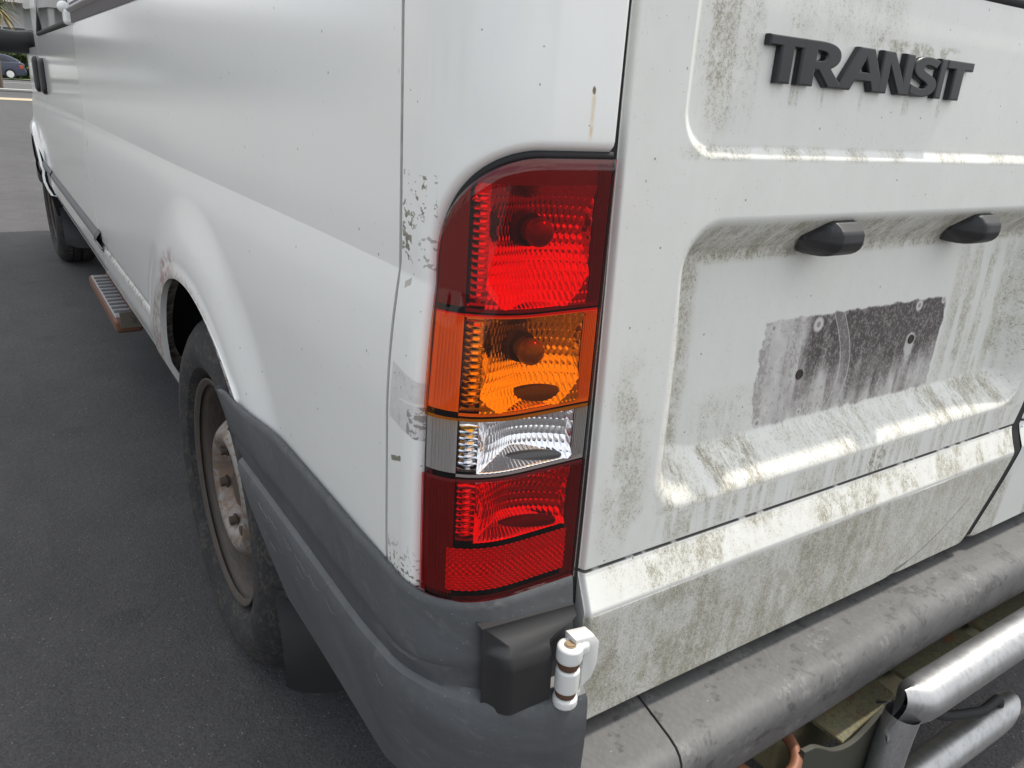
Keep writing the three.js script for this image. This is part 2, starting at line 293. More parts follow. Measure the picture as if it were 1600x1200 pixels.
{
  const z0 = -0.1155, zArchR = AZ + Math.sqrt(AR ** 2 - (0.62 - AY) ** 2), zArchF = AZ - Math.sqrt(AR ** 2 - (0.45 - AY) ** 2);
  const yb = (z) => z > zArchR ? 0.62 : z > zArchF ? Math.max(archY(z), z > AZ ? 0.62 : 0.45) : 0.45;
  const zs = [...lin_(zArchR, z0, 26)]; for (let i = 0; i <= 120; i++) { const a = lerp(Math.acos((zArchR - AZ) / AR), Math.acos((zArchF - AZ) / AR), i / 120); zs.push(AZ + AR * Math.cos(a)); } zs.push(...lin_(-2.46, zArchF, 40));
  const zr = uniq(zs).reverse(), zEnd = -2.457, cols = zr.map((z) => (z0 - Math.max(z, zEnd)) / (z0 - zEnd)); cols[cols.length - 1] = 1;
  const g = sidePanel(z0, (y) => seamZ(y) + 0.003, yb, () => 1.98, uniq(cols));
  mesh('side_panel', g, paintSide, body); mesh('side_panel', mirrorX(g), paintSide, body);
  // folded lip of the wheel arch
  const arc = []; for (let i = 0; i <= 90; i++) { const a = lerp(-0.05, Math.PI + 0.12, i / 90); arc.push([AZ + AR * Math.cos(a), AY + AR * Math.sin(a)]); }
  const lipT = texture(256, 64, (u, v) => { const n = fbm(u * 40, v * 12, 4, 3); return [lerp(0.50, 0.20, sm(0.35, 0.7, n)), lerp(0.46, 0.15, sm(0.35, 0.7, n)), lerp(0.43, 0.12, sm(0.35, 0.7, n))]; });
  const arcL = []; for (let i = 0; i <= 80; i++) { const a = lerp(0.62, Math.PI - 0.27, i / 80); arcL.push([AZ + AR * Math.cos(a), AY + AR * Math.sin(a)]); }
  const lip = rows([arcL.map(([z, y]) => [sideX(y, z) + 0.0008, y, z]), arcL.map(([z, y]) => [sideX(y, z) + 0.04, AY + (y - AY) * 1.01, AZ + (z - AZ) * 1.01])].reverse());
  mesh('arch_lip', lip, std([1, 1, 1], { map: mapped(lipT, 0.6, 0.08), roughness: 0.8 }), body);
  // liner of the arch
  const liner = rows([0.27, 0.34, 0.75].map((x, k) => arc.map(([z, y]) => [k ? x : sideX(y, z) + 0.038, AY + (y - AY) * (k ? 1.07 : 1.01), AZ + (z - AZ) * (k ? 1.07 : 1.01)])));
  mesh('arch_liner', [liner, bx(0.02, 0.7, 1.0, 0.76, 0.52, AZ, 0)], dark, body);
}
{
  // sliding door, its window and strip
  const yb = () => 0.45;
  const lower = sidePanel((y) => seamZ(y) - 0.003, -4.04, yb, () => 1.245, lin_(0, 1, 40));
  const upA = sidePanel(-2.463, -2.52, () => 1.245, () => 1.98, lin_(0, 1, 4)), upB = sidePanel(-3.90, -4.04, () => 1.245, () => 1.98, lin_(0, 1, 4)), upC = sidePanel(-2.52, -3.90, () => 1.78, () => 1.98, lin_(0, 1, 8));
  const d = mesh('sliding_door', [lower, upA, upB, upC], paint, body);
  const win = (z0, z1, y0, y1, i) => grid(lin_(z0, z1, 6), lin_(y0, y1, 6), (z, y) => [sideX(y, z) + i, y, z]);
  mesh('window', win(-2.52, -3.90, 1.245, 1.78, 0.006), glassDark, d);
  const fr = [[-2.52, 1.25], [-3.895, 1.25], [-3.895, 1.775], [-2.52, 1.775]].map(([z, y]) => [sideX(y, z) + 0.001, y, z]);
  mesh('window_seal', [0, 1, 2, 3].map((i) => tube([fr[i], fr[(i + 1) % 4]], 0.011, 4, 6)), rubber, d);
  const mould = (za, zb, y0, y1, o) => grid(lin_(za, zb, 24), lin_(0, 1, 8), (z, t) => [sideX(lerp(y0, y1, t), z) - o * Math.sin(Math.PI * clamp(t)), lerp(y0, y1, t), z]);
  const greyM = std([0.105, 0.10, 0.105], { roughness: 0.6 });
  mesh('rub_strip', mould(-2.29, -4.03, 0.570, 0.625, 0.014), greyM, d);
  mesh('strip_end', mould(-2.245, -2.30, 0.565, 0.632, 0.019), blackPlastic, d);
  const handle = (z, y0, y1) => { const g = new THREE.CapsuleGeometry(0.03, y1 - y0 - 0.06, 5, 14); g.scale(0.55, 1, 1.5); g.translate(sideX((y0 + y1) / 2, z) - 0.006, (y0 + y1) / 2, z); return g; };
  mesh('handle', handle(-3.86, 0.99, 1.15), blackPlastic, d);
  mesh('bracket', [new THREE.SphereGeometry(0.018, 14, 10).translate(sideX(1.28, -2.5) - 0.014, 1.290, -2.5), bx(0.024, 0.045, 0.05, sideX(1.28, -2.5) - 0.006, 1.262, -2.5, 0.01)], paint, d);
  // front door
  const fl = sidePanel(-4.046, (y) => -4.86 - 0.25 * sm(0.55, 1.0, y), (z) => Math.max(0.46, Math.abs(z - FZ) < 0.42 ? 0.33 + Math.sqrt(0.1764 - (z - FZ) ** 2) : 0), () => 1.2, lin_(0, 1, 60));
  const fd = mesh('front_door', [fl, sidePanel(-4.046, -4.20, () => 1.2, () => 1.98, lin_(0, 1, 4)), sidePanel(-4.20, -4.75, () => 1.8, () => 1.98, lin_(0, 1, 4))], paint, body);
  mesh('window', grid(lin_(-4.2, -4.95, 4), lin_(1.2, 1.8, 4), (z, y) => [sideX(y, z) + 0.006, y, z]), glassDark, fd);
  mesh('handle', handle(-4.26, 0.99, 1.16), blackPlastic, fd);
  mesh('rub_strip', mould(-4.055, -4.55, 0.575, 0.63, 0.014), greyM, fd);
  // wing and sill trim
  const w = sidePanel((y) => -4.866 - 0.25 * sm(0.55, 1.0, y), -5.85, (z) => Math.max(0.40, Math.abs(z - FZ) < 0.42 ? 0.33 + Math.sqrt(0.1764 - (z - FZ) ** 2) : 0), (z) => lerp(1.2, 0.85, sm(-5.0, -5.85, z)), lin_(0, 1, 60));
  mesh('front_wing', w, paint, body); mesh('front_wing', mirrorX(w), paint, body);
  const rgt = sidePanel(-2.463, -4.9, () => 0.45, () => 1.98, lin_(0, 1, 40)); mesh('side_panel', mirrorX(rgt), paint, body);
  const fa = []; for (let i = 0; i <= 60; i++) { const a = lerp(0, Math.PI, i / 60); fa.push([FZ + 0.42 * Math.cos(a), 0.33 + 0.42 * Math.sin(a)]); }
  mesh('arch_liner', [rows([0.27, 0.75].map((x, k) => fa.map(([z, y]) => [k ? x : sideX(y, z) + 0.001, y, z]))), bx(0.02, 0.7, 1.0, 0.76, 0.52, FZ, 0)], dark, body);
  // door rail let into the side at the waist
  const railG = grid(lin_(-2.45, -0.95, 20), lin_(1.243, 1.300, 6), (z, y) => [sideX(y, z) - 0.0022, y, z]);
  const rail = mesh('door_rail', railG, std([0.03, 0.02, 0.025], { roughness: 0.55 }), body);
  mesh('rail_cover', grid(lin_(-2.45, -0.95, 20), lin_(1.272, 1.292, 8), (z, y) => [sideX(y, z) - 0.003 - 0.011 * Math.sin(Math.PI * clamp((y - 1.272) / 0.02)), y, z]), std([0.35, 0.34, 0.34], { roughness: 0.45 }), rail);
  // door mirror
  const mr = mesh('door_mirror', new RoundedBoxGeometry(0.26, 0.40, 0.14, 4, 0.05).translate(-0.03, 1.42, -4.72), blackPlastic, body);
  mesh('mirror_arm', [tube([[0.34, 1.235, -4.74], [0.24, 1.225, -4.73], [0.12, 1.235, -4.72], [0.02, 1.27, -4.72]], 0.058, 20, 12)], blackPlastic, mr);
  mesh('mirror_glass', bx(0.20, 0.30, 0.004, -0.03, 1.43, -4.651, 0.001), chrome, mr);
}
// roof, floor, inner lining, nose
{
  const roofP = (t, z) => { const a = t * Math.PI, x = CX - Math.cos(a) * (CX - sideX(1.98, -1)), k = 1.98 + 0.075 * Math.pow(Math.sin(a), 0.6); return [x, k, z]; };
  mesh('roof', grid(lin_(0.001, 0.999, 40), lin_(-0.11, -4.72, 24), roofP), paint, body);
  mesh('rear_header', rows([lin_(0, 1, 20).map((t) => roofP(t, -0.11)), lin_(0, 1, 20).map((t) => { const p = roofP(t, -0.11); return [p[0], 1.96, p[2] + 0.01]; })]), paint, body);
  const lining = [bx(0.01, 1.1, 4.3, 0.50, 1.02, -2.5, 0), bx(0.01, 1.1, 4.3, 1.97, 1.02, -2.5, 0), bx(1.5, 0.03, 4.9, CX, 0.47, -2.6, 0), bx(1.5, 1.1, 0.01, CX, 1.0, -0.075, 0)];
  mesh('inner_lining', lining, std([0.05, 0.05, 0.05], { roughness: 0.9 }), body);
  mesh('underbody', [bx(1.1, 0.16, 5.0, CX, 0.37, -2.9, 0.02), bx(1.75, 0.03, 0.7, CX, 0.44, -0.38, 0)], dark, body);
  const sh = new THREE.Shape([[-4.72, 1.98], [-5.35, 1.24], [-5.72, 1.06], [-5.86, 0.84], [-5.92, 0.55], [-5.88, 0.32], [-5.45, 0.30], [-5.4, 0.7], [-4.5, 0.75], [-4.45, 1.2], [-4.55, 1.98]].map((p) => new THREE.Vector2(...p)));
  const nose = new THREE.ExtrudeGeometry(sh, { depth: 1.62, bevelEnabled: true, bevelSize: 0.05, bevelThickness: 0.08, bevelSegments: 4 });
  nose.rotateY(-Math.PI / 2); nose.translate(CX + 0.81, 0, 0);
  const n = mesh('cab_front', nose, paint, body);
  mesh('windscreen', rows([[[0.50, 1.28, -5.375], [1.97, 1.28, -5.375]], [[0.58, 1.92, -4.83], [1.89, 1.92, -4.83]]]).translate(0, 0.035, -0.06), std([0.02, 0.025, 0.03], { roughness: 0.05 }), n);
  for (const x of [0.55, 1.92]) mesh('headlight', bx(0.24, 0.2, 0.06, x, 0.86, -5.88, 0.03), chrome, n);
  mesh('front_bumper', bx(1.86, 0.26, 0.16, CX, 0.46, -5.92, 0.06), blackPlastic, body);
}
console.log('side done');

// ------------------------------------------------------------------ rear doors
const DX0 = 0.4645, DB = 0.44;
function rrect(x, y, x0, x1, y0, y1, r) { const cx = (x0 + x1) / 2, cy = (y0 + y1) / 2, qx = Math.abs(x - cx) - (x1 - x0) / 2 + r, qy = Math.abs(y - cy) - (y1 - y0) / 2 + r; return Math.hypot(Math.max(qx, 0), Math.max(qy, 0)) + Math.min(Math.max(qx, qy), 0) - r; }
const ramp = (t, k) => { // straight slope with rounded shoulders
  t = clamp(t); const a = k; if (t < a) return t * t / (2 * a * (1 - a)); if (t > 1 - a) return 1 - (1 - t) * (1 - t) / (2 * a * (1 - a)); return (t - a / 2) / (1 - a); };
function doorLow(y) {                                // section below the crease: bevel, lower skin, turned-in hem
  if (y > 0.6465) return 0;
  let z = 0.0165 * ramp((0.644 - y) / 0.041, 0.10);
  if (y < 0.604) z -= 0.007 * ramp((0.604 - y) / 0.16, 0.10);
  const hem = 1 - sm(DB - 0.001, DB + 0.012, y); return z - 0.016 * hem * hem;
}
const doorUp = (y) => -0.008 * sm(0.7, 1.2, y) - 0.13 * Math.pow(Math.max(0, y - 1.2) / 0.75, 1.4);
function doorZ(x, y) {
  let z = doorLow(y) + doorUp(y);
  z -= 0.005 * Math.exp(-(((y - 0.6465) / 0.0016) ** 2));
  // trough for the number plate
  const d = -rrect(x, y, 0.550, 1.372, 0.689, 1.012, 0.055);
  if (d > 0) { const top = sm(0.87, 0.96, y), left = 1 - sm(0.57, 0.66, x); const w = 0.050 + 0.022 * left * (1 - top); z -= 0.046 * ramp(d / w, 0.22); }
  // shallow field that carries the name
  const e = -rrect(x, y, 0.533, 1.40, 1.067, 1.36, 0.045); if (e > 0) z -= 0.007 * ramp(e / 0.012, 0.3);
  const w = -rrect(x, y, 0.66, 1.34, 1.257, 1.86, 0.09); if (w > 0) z -= 0.006 * ramp(w / 0.01, 0.3);
  // dent low on the door by the split
  const q = (x - 1.13) * 0.83 - (y - 0.50) * 0.55, r = (x - 1.13) * 0.55 + (y - 0.50) * 0.83; z -= 0.0035 * Math.exp(-((q / 0.012) ** 2)) * Math.exp(-((r / 0.085) ** 2));
  z += 0.0012 * (vn(x * 7, y * 7, 3) - 0.5) * (y < 0.6 ? 1 : 0.3);
  return z;
}
const splitX = (y) => 1.382 - 0.085 * Math.pow(clamp((0.60 - y) / 0.16), 1.2) + 0.02 * sm(0.62, 0.70, y);
// what the weather left on the doors: grain with its own outlines, no fades
const doorT = texture(1440, 1296, (u, v) => {            // x 0.45..1.45, y 0.40..1.30 (0.9)
  const x = 0.45 + u, y = 0.40 + 0.9 * v;
  const n0 = fbm(x * 26, y * 18, 4, 1), n1 = fbm(x * 70 + y * 12, y * 50, 4, 2), n2 = fbm(x * 330, y * 240, 3, 3), st = fbm(x * 110, y * 7, 4, 4), st2 = fbm(x * 45 + 9, y * 3.5, 3, 8);
  let c = WHITE.map((q, i) => q * (0.875 + 0.05 * (n0 - 0.5)) * [1, 1, 0.985][i]);
  const mix = (k, t) => { t = clamp(t); c = c.map((q, i) => lerp(q, k[i], t)); };
  let D = 0.07, G = 0;                                    // grime cover and how green it is
  const put = (a, d, g = 0.3) => { if (a > 0) { D = Math.max(D, a * d); G = lerp(G, g, a); } };
  put(box1(y, 0.955, 1.003, 0.006) * box1(x, 0.585, 1.37, 0.02), 0.74 + 0.2 * (n0 - 0.5), 0.75);
  put(box1(x, 0.558, 0.625, 0.012) * box1(y, 0.695, 0.985, 0.02), 0.66, 0.35);
  put(box1(x, 1.17, 1.36, 0.03) * box1(y, 0.735, 0.95, 0.02), 0.50 * sm(0.35, 0.6, st2) + 0.12, 0.45);
  put(box1(x, 0.64, 0.76, 0.05) * box1(y, 0.72, 0.80, 0.02), 0.36, 0.2);
  put(box1(y, 0.688, 0.738, 0.006) * box1(x, 0.56, 1.37, 0.02), 0.38 + 0.45 * sm(0.46, 0.6, n0) * (x < 0.75 || x > 1.12 ? 1 : 0.5), 0.1);
  put(box1(y, 0.650, 0.688, 0.006) * box1(x, 0.56, 1.38, 0.04), 0.42 * sm(0.36, 0.55, st) + 0.08, 0.3);
  put(box1(y, 0.604, 0.644, 0.006) * box1(x, 0.49, 1.40, 0.02), 0.46 * sm(0.45, 0.6, n0) + 0.30, 0.45);
  put(box1(y, 0.44, 0.600, 0.004) * box1(x, 0.46, 1.40, 0.01), 0.62 + 0.30 * sm(0.36, 0.62, n0) * (x < 1.0 ? 1 : 0.4), 0.6 * sm(0.48, 0.6, n0));
  put(box1(x, 0.480, 0.540, 0.022) * box1(y, 0.66, 0.875, 0.05), 0.10 + 0.42 * sm(0.46, 0.64, n0), 0.35);
  put(box1(x, 0.545, 0.63, 0.02) * box1(y, 1.10, 1.29, 0.04), 0.30 + 0.35 * sm(0.4, 0.6, st2), 0.4);
  put(box1(y, 1.180, 1.194, 0.004) * box1(x, 0.80, 0.975, 0.02), 0.72 * sm(0.35, 0.6, n1), 0.35);
  put(box1(y, 1.182, 1.25, 0.012) * box1(x, 0.66, 0.86, 0.03), 0.33, 0.35);
  put(box1(y, 1.066, 1.080, 0.004) * box1(x, 0.54, 1.39, 0.02), 0.50 * sm(0.38, 0.55, n0) + 0.1, 0.2);
  put(box1(y, 1.118, 1.138, 0.006) * sm(0.55, 0.7, st) * box1(x, 0.64, 0.97, 0.02), 0.42, 0.2);
  const fine = 0.5 * vn(x * 900 + y * 90, y * 520, 21) + 0.5 * hash(Math.floor(x * 1440), Math.floor(y * 1440), 5), patch = lerp(sm(0.15, 0.80, 0.45 * n1 + 0.35 * n2 + 0.2 * st), 0.60, y < 0.6 ? 0.62 : 0.12);
  const amount = clamp(D * 1.25 * patch), cover = sm(0.93 - 0.75 * amount, 1.05 - 0.62 * amount, fine + 0.22 * (n2 - 0.5));
  const g = clamp(G + 0.6 * (n0 - 0.5)), dirt = [lerp(0.165, 0.150, g), lerp(0.135, 0.140, g), lerp(0.092, 0.068, g)];
  mix([0.44, 0.415, 0.33], clamp(amount * 0.9 + 0.15 * D * sm(0.3, 0.7, st))); mix(dirt, cover * 0.52); if (hash(Math.floor(x * 1440), Math.floor(y * 1440), 61) > 1 - 0.10 * amount * amount) mix([0.055, 0.05, 0.04], 0.75);
  // rain runs on the lower skin, brown and green
  for (const [rx, w, a] of [[0.565, 0.010, 0.5], [0.60, 0.006, 0.35], [0.72, 0.012, 0.35], [0.80, 0.02, 0.4], [0.93, 0.01, 0.3]]) { const xx = x - rx - (y - 0.5) * 0.12 - 0.006 * (fbm(y * 30, rx * 9, 2, 6) - 0.5); mix([0.27, 0.26, 0.17], a * (1 - sm(0, w, Math.abs(xx))) * box1(y, 0.45, 0.585, 0.02) * sm(0.35, 0.6, n1)); }
  // crease, filled with dirt
  if (Math.abs(y - 0.6465) < 0.0024) mix([0.03, 0.027, 0.024], 0.9 * sm(0.2, 0.42, fbm(x * 60, 3, 3, 5)));
  // ghost of the number plate: cracked glue with clean fastener spots, bolt holes
  const px = (x - 0.752) / 0.408, py = (y - 0.736) / 0.142 ;
  if (px > -0.02 && px < 1.02 && py > -0.03 && py < 1.03) {
    const e = (n1 - 0.5) * 0.035 + (n2 - 0.5) * 0.010, ins = box1(px + e, 0.008, 0.992, 0.006) * box1(py + e * 1.6, 0.015, 0.985, 0.015);
    const str = fbm(x * 60, y * 6, 4, 15), big = fbm(x * 16, y * 22, 3, 16);
    const dk = sm(0.30, 0.66, 0.34 * sm(0.1, 0.9, py) * sm(0.16, 0.34, px) + 0.40 * str + 0.32 * big + (px > 0.44 ? 0.10 : px > 0.19 ? 0.06 : -0.22) - 0.10 * (1 - py));
    const crack = 0.5 * fbm(x * 520, y * 420, 3, 33) + 0.3 * fbm(x * 190, y * 150, 3, 34) + 0.2 * fine;
    mix([0.42, 0.395, 0.385], ins * clamp(0.25 + 0.9 * n1)); mix([0.24, 0.21, 0.20], ins * 0.55 * sm(0.48, 0.62, str) * sm(0.35, 0.6, n2)); mix([0.16, 0.14, 0.13], ins * 0.6 * sm(0.60, 0.68, crack)); mix([0.19, 0.16, 0.155], ins * dk * 0.85); mix([0.050, 0.042, 0.042], ins * dk * sm(0.36, 0.52, crack) * 0.95);
    if (px > 0.30 && px < 0.48) { const arcx = 0.355 + 0.085 * Math.sin(clamp((1.0 - py)) * 2.6), d = px - arcx; if (Math.abs(d) < 0.026) mix([0.40, 0.38, 0.37], ins * 0.25); if (Math.abs(Math.abs(d) - 0.026) < 0.0022) mix([0.62, 0.61, 0.59], ins * 0.6); }
    for (const [a, b, r] of [[0.045, 0.93, 0.008], [0.26, 0.90, 0.012], [0.82, 0.93, 0.010], [0.975, 0.95, 0.007], [0.04, 0.06, 0.009], [0.24, 0.07, 0.007]]) { const d = Math.hypot((px - a) * 0.408, (py - b) * 0.142); mix([0.55, 0.53, 0.52], (1 - sm(r * 0.6, r, d))); if (d < r * 0.33) mix([0.25, 0.22, 0.20], 0.9); }
    for (const [a, b] of [[0.81, 0.58]]) { const d = Math.hypot((px - a) * 0.408, ((py - b) * 0.142) * (py < b ? 0.35 : 1)) + 0.006 * (n2 - 0.5); mix([0.56, 0.55, 0.53], (1 - sm(0.008, 0.014, d)) * 0.85); }
  }
  // scattered chips and splashes
  const h = hash(Math.floor(x * 520), Math.floor(y * 520), 70); if (h > 0.9997) mix([0.13, 0.12, 0.10], 0.75);
  const rr = Math.hypot(x - 0.985, (y - 0.664) * 0.8); if (rr < 0.02 && n2 > 0.55) mix([0.2, 0.17, 0.12], 0.6);
  // scratch from the dent
  const sc = Math.abs((y - 0.452) - (x - 1.10) * 0.62 + 0.02 * Math.sin((x - 1.1) * 14)); if (x > 1.10 && x < 1.27 && sc < 0.0016 + (x < 1.13 ? 0.0015 : 0)) mix([0.16, 0.14, 0.12], 0.75);
  return c;
});
const doorMap = mapped(doorT, 1, 0.9, 0.45, 0.40); doorMap.wrapS = THREE.MirroredRepeatWrapping; doorMap.wrapT = THREE.ClampToEdgeWrapping;
const doorPaint = phys([1, 1, 1], { map: doorMap, roughness: 0.5, clearcoat: 0.35, clearcoatRoughness: 0.25 });
let leftDoor;
{
  const ys = uniq([...lin_(DB, 0.47, 24), ...lin_(0.47, 0.595, 44), ...lin_(0.595, 0.612, 14), ...lin_(0.612, 0.638, 12), ...lin_(0.638, 0.652, 34), ...lin_(0.652, 0.685, 10), ...lin_(0.685, 0.75, 34), ...lin_(0.75, 0.95, 60), ...lin_(0.95, 1.02, 36), ...lin_(1.02, 1.062, 12), ...lin_(1.062, 1.085, 24), ...lin_(1.085, 1.25, 50), ...lin_(1.25, 1.27, 12), ...lin_(1.27, 1.96, 50)]);
  const cu = uniq([...lin_(0, 0.012, 10), ...lin_(0.012, 0.07, 14), ...lin_(0.07, 0.10, 20), ...lin_(0.10, 0.25, 48), ...lin_(0.25, 0.88, 110), ...lin_(0.88, 0.985, 40), ...lin_(0.985, 1, 8)]);
  const corner = (x, y, xr) => { const d = -rrect(x, y, DX0, xr, DB, 2.1, 0.022); const k = 1 - sm(0, 0.006, d); return -0.007 * k * k; };
  const P = (c, y) => {
    let y2 = y; const xr = splitX(y); let x = lerp(DX0, xr, c);
    const dx = x - DX0; if (dx < 0.03 && y < DB + 0.03) { const q = DB + 0.03 - Math.sqrt(Math.max(0, 0.03 * 0.03 - (0.03 - dx) ** 2)); y2 = Math.max(y, q - (DB + 0.03 - y) * 0.02); }
    return [x, y2, doorZ(x, y2) + corner(x, y2, xr)];
  };
  const skin = grid(cu, ys, P, (c, y, p) => [p[0], p[1]]);
  const rim = (pts, ox) => rows([pts, pts.map((p) => [p[0] + ox, p[1] + 0.001, p[2] - 0.028])]);
  const lft = ys.map((y) => P(0, y)), rgt = ys.map((y) => P(1, y)), bot = cu.map((c) => P(c, DB));
  leftDoor = mesh('rear_door', [skin, rim(lft, 0.003), rim(rgt, -0.003), rows([bot, bot.map((p) => [p[0], p[1] + 0.004, p[2] - 0.03])])], doorPaint, body);
  const ys2 = uniq([...lin_(DB, 0.60, 30), ...lin_(0.60, 0.66, 30), ...lin_(0.66, 1.0, 30), ...lin_(1.0, 1.96, 30)]);
  const Q = (c, y) => { const x = lerp(splitX(y) + 0.034, 2.008, c), xm = 0.55 + (2.008 - x); return [x, y, doorLow(y) + doorUp(y) - 0.005 * Math.exp(-(((y - 0.6465) / 0.0016) ** 2)) - 0.006 * (1 - sm(0, 0.01, c)) ** 2]; };
  const l2 = ys2.map((y) => Q(0, y));
  mesh('rear_door', [grid(lin_(0, 1, 80), ys2, Q, (c, y, p) => [p[0], p[1]])], doorPaint, body);
  mesh('edge_seal', [rim(l2.map((p) => [p[0] - 0.0006, p[1], p[2] + 0.0004]), 0.002)], rubber, body);
  // seals seen as black lines in the gaps
  const yl = lin_(DB + 0.01, 1.96, 40), zz = (y) => doorLow(y) + doorUp(y);
  mesh('door_seal', rows([yl.map((y) => [splitX(y) - 0.004, y, zz(y) - 0.0065]), yl.map((y) => [splitX(y) + 0.045, y, zz(y) - 0.0065])]), rubber, body);
  mesh('door_seal', rows([yl.map((y) => [0.4535, y, Math.min(0, zz(y)) - 0.012]), yl.map((y) => [0.4585, y, Math.min(0, zz(y)) - 0.007]), yl.map((y) => [0.478, y, Math.min(0, zz(y)) - 0.010])]), rubber, body);
  mesh('panel_seam', rows([lin_(0.46, 1.97, 60).map((y) => [sideX(y, seamZ(y)) + 0.006, y, seamZ(y) + 0.006]), lin_(0.46, 1.97, 60).map((y) => [sideX(y, seamZ(y)) + 0.006, y, seamZ(y) - 0.006])]), rubber, body);
  mesh('panel_seam', rows([lin_(0.62, 1.98, 60).map((y) => [sideX(y, -0.113) + 0.004, y, -0.119]), lin_(0.62, 1.98, 60).map((y) => [sideX(y, -0.113) + 0.004, y, -0.108])]), std([0.05, 0.05, 0.035], { roughness: 0.9 }), body);
  const wz = (x, y) => doorUp(y) - 0.007;
  mesh('window', grid(lin_(0.672, 1.328, 8), lin_(1.264, 1.848, 8), (x, y) => [x, y, doorZ(x, y) + 0.002]), std([0.015, 0.018, 0.025], { roughness: 0.06 }), leftDoor);
  mesh('window_seal', tube([[0.75, 1.262, 0], [1.25, 1.262, 0], [1.332, 1.34, 0], [1.332, 1.78, 0], [1.25, 1.855, 0], [0.75, 1.855, 0], [0.668, 1.78, 0], [0.668, 1.34, 0]].map(([x, y]) => [x, y, doorUp(y) - 0.011]), 0.008, 120, 6, true), rubber, leftDoor);
}
// letters of the name
{
  const font = await new FontLoader().loadAsync('fonts/droid/droid_sans_bold.typeface.json');
  const lm = std([0.012, 0.0125, 0.015], { roughness: 0.42 });
  [['T', 0.623, 0.678], ['R', 0.671, 0.744], ['A', 0.733, 0.816], ['N', 0.803, 0.862], ['S', 0.861, 0.914], ['l', 0.9135, 0.9265], ['T', 0.926, 0.984]].forEach(([ch, x0, x1], i) => {
    const g = new TextGeometry(ch, { font, size: 0.05, depth: 0.0035, curveSegments: 8, bevelEnabled: true, bevelThickness: 0.0028, bevelSize: 0.0018, bevelSegments: 3 });
    g.computeBoundingBox(); const b = g.boundingBox; g.translate(-b.min.x, -b.min.y, -b.min.z); g.scale((x1 - x0) * 1.014 / (b.max.x - b.min.x), 0.0425 / (b.max.y - b.min.y), 1);
    g.translate(0.632 + (x0 - 0.623) * 1.014, 1.1385, doorZ(0.8, 1.16) - 0.0012 + i * 0.00012);
    mesh('badge_letter', g, lm, leftDoor);
  });
}
// number plate lamps under the upper slope, bolts
{
  const lampG = (x0, x1) => {
    const n = 22, R = [];
    for (let i = 0; i <= n; i++) { const t = i / n, x = lerp(x0, x1, t), k = t < 0.36 ? Math.pow(sm(-0.02, 0.36, t), 0.75) * 0.9 + 0.1 : t > 0.97 ? 0.9 : 1, row = [];
      for (let j = 0; j <= 18; j++) { const a = lerp(-0.3, Math.PI + 0.35, j / 18), c = Math.cos(a), s = Math.sin(a), q = 0.8; row.push([x, 0.982 + k * 0.0225 * Math.sign(c) * Math.pow(Math.abs(c), q) - (1 - k) * 0.002, -0.034 + k * 0.042 * Math.sign(s) * Math.pow(Math.abs(s), q)]); } R.push(row); }
    const cap = (r) => { const c = r.reduce((m, p) => m.map((v, i) => v + p[i] / r.length), [0, 0, 0]); return rows([r, r.map(() => c)]); };
    return [toCreasedNormals(rows(R), 0.7), cap(R[0]), cap(R[n])];
  };
  mesh('plate_lamp', lampG(0.768, 0.830), blackPlastic, leftDoor); mesh('plate_lamp', lampG(1.084, 1.140), blackPlastic, leftDoor);
  const bolt = (x, y) => { mesh('bolt_hole', [new THREE.TorusGeometry(0.0055, 0.0016, 8, 20).translate(x, y, doorZ(x, y) + 0.0004), cyl(0.0052, 0.0052, 0.001, x, y, doorZ(x, y) + 0.0004, 'z', 18)], std([0.04, 0.028, 0.022], { roughness: 0.7 }), leftDoor); };
  bolt(1.083, 0.8185); bolt(0.836, 0.800);
}
console.log('doors done');

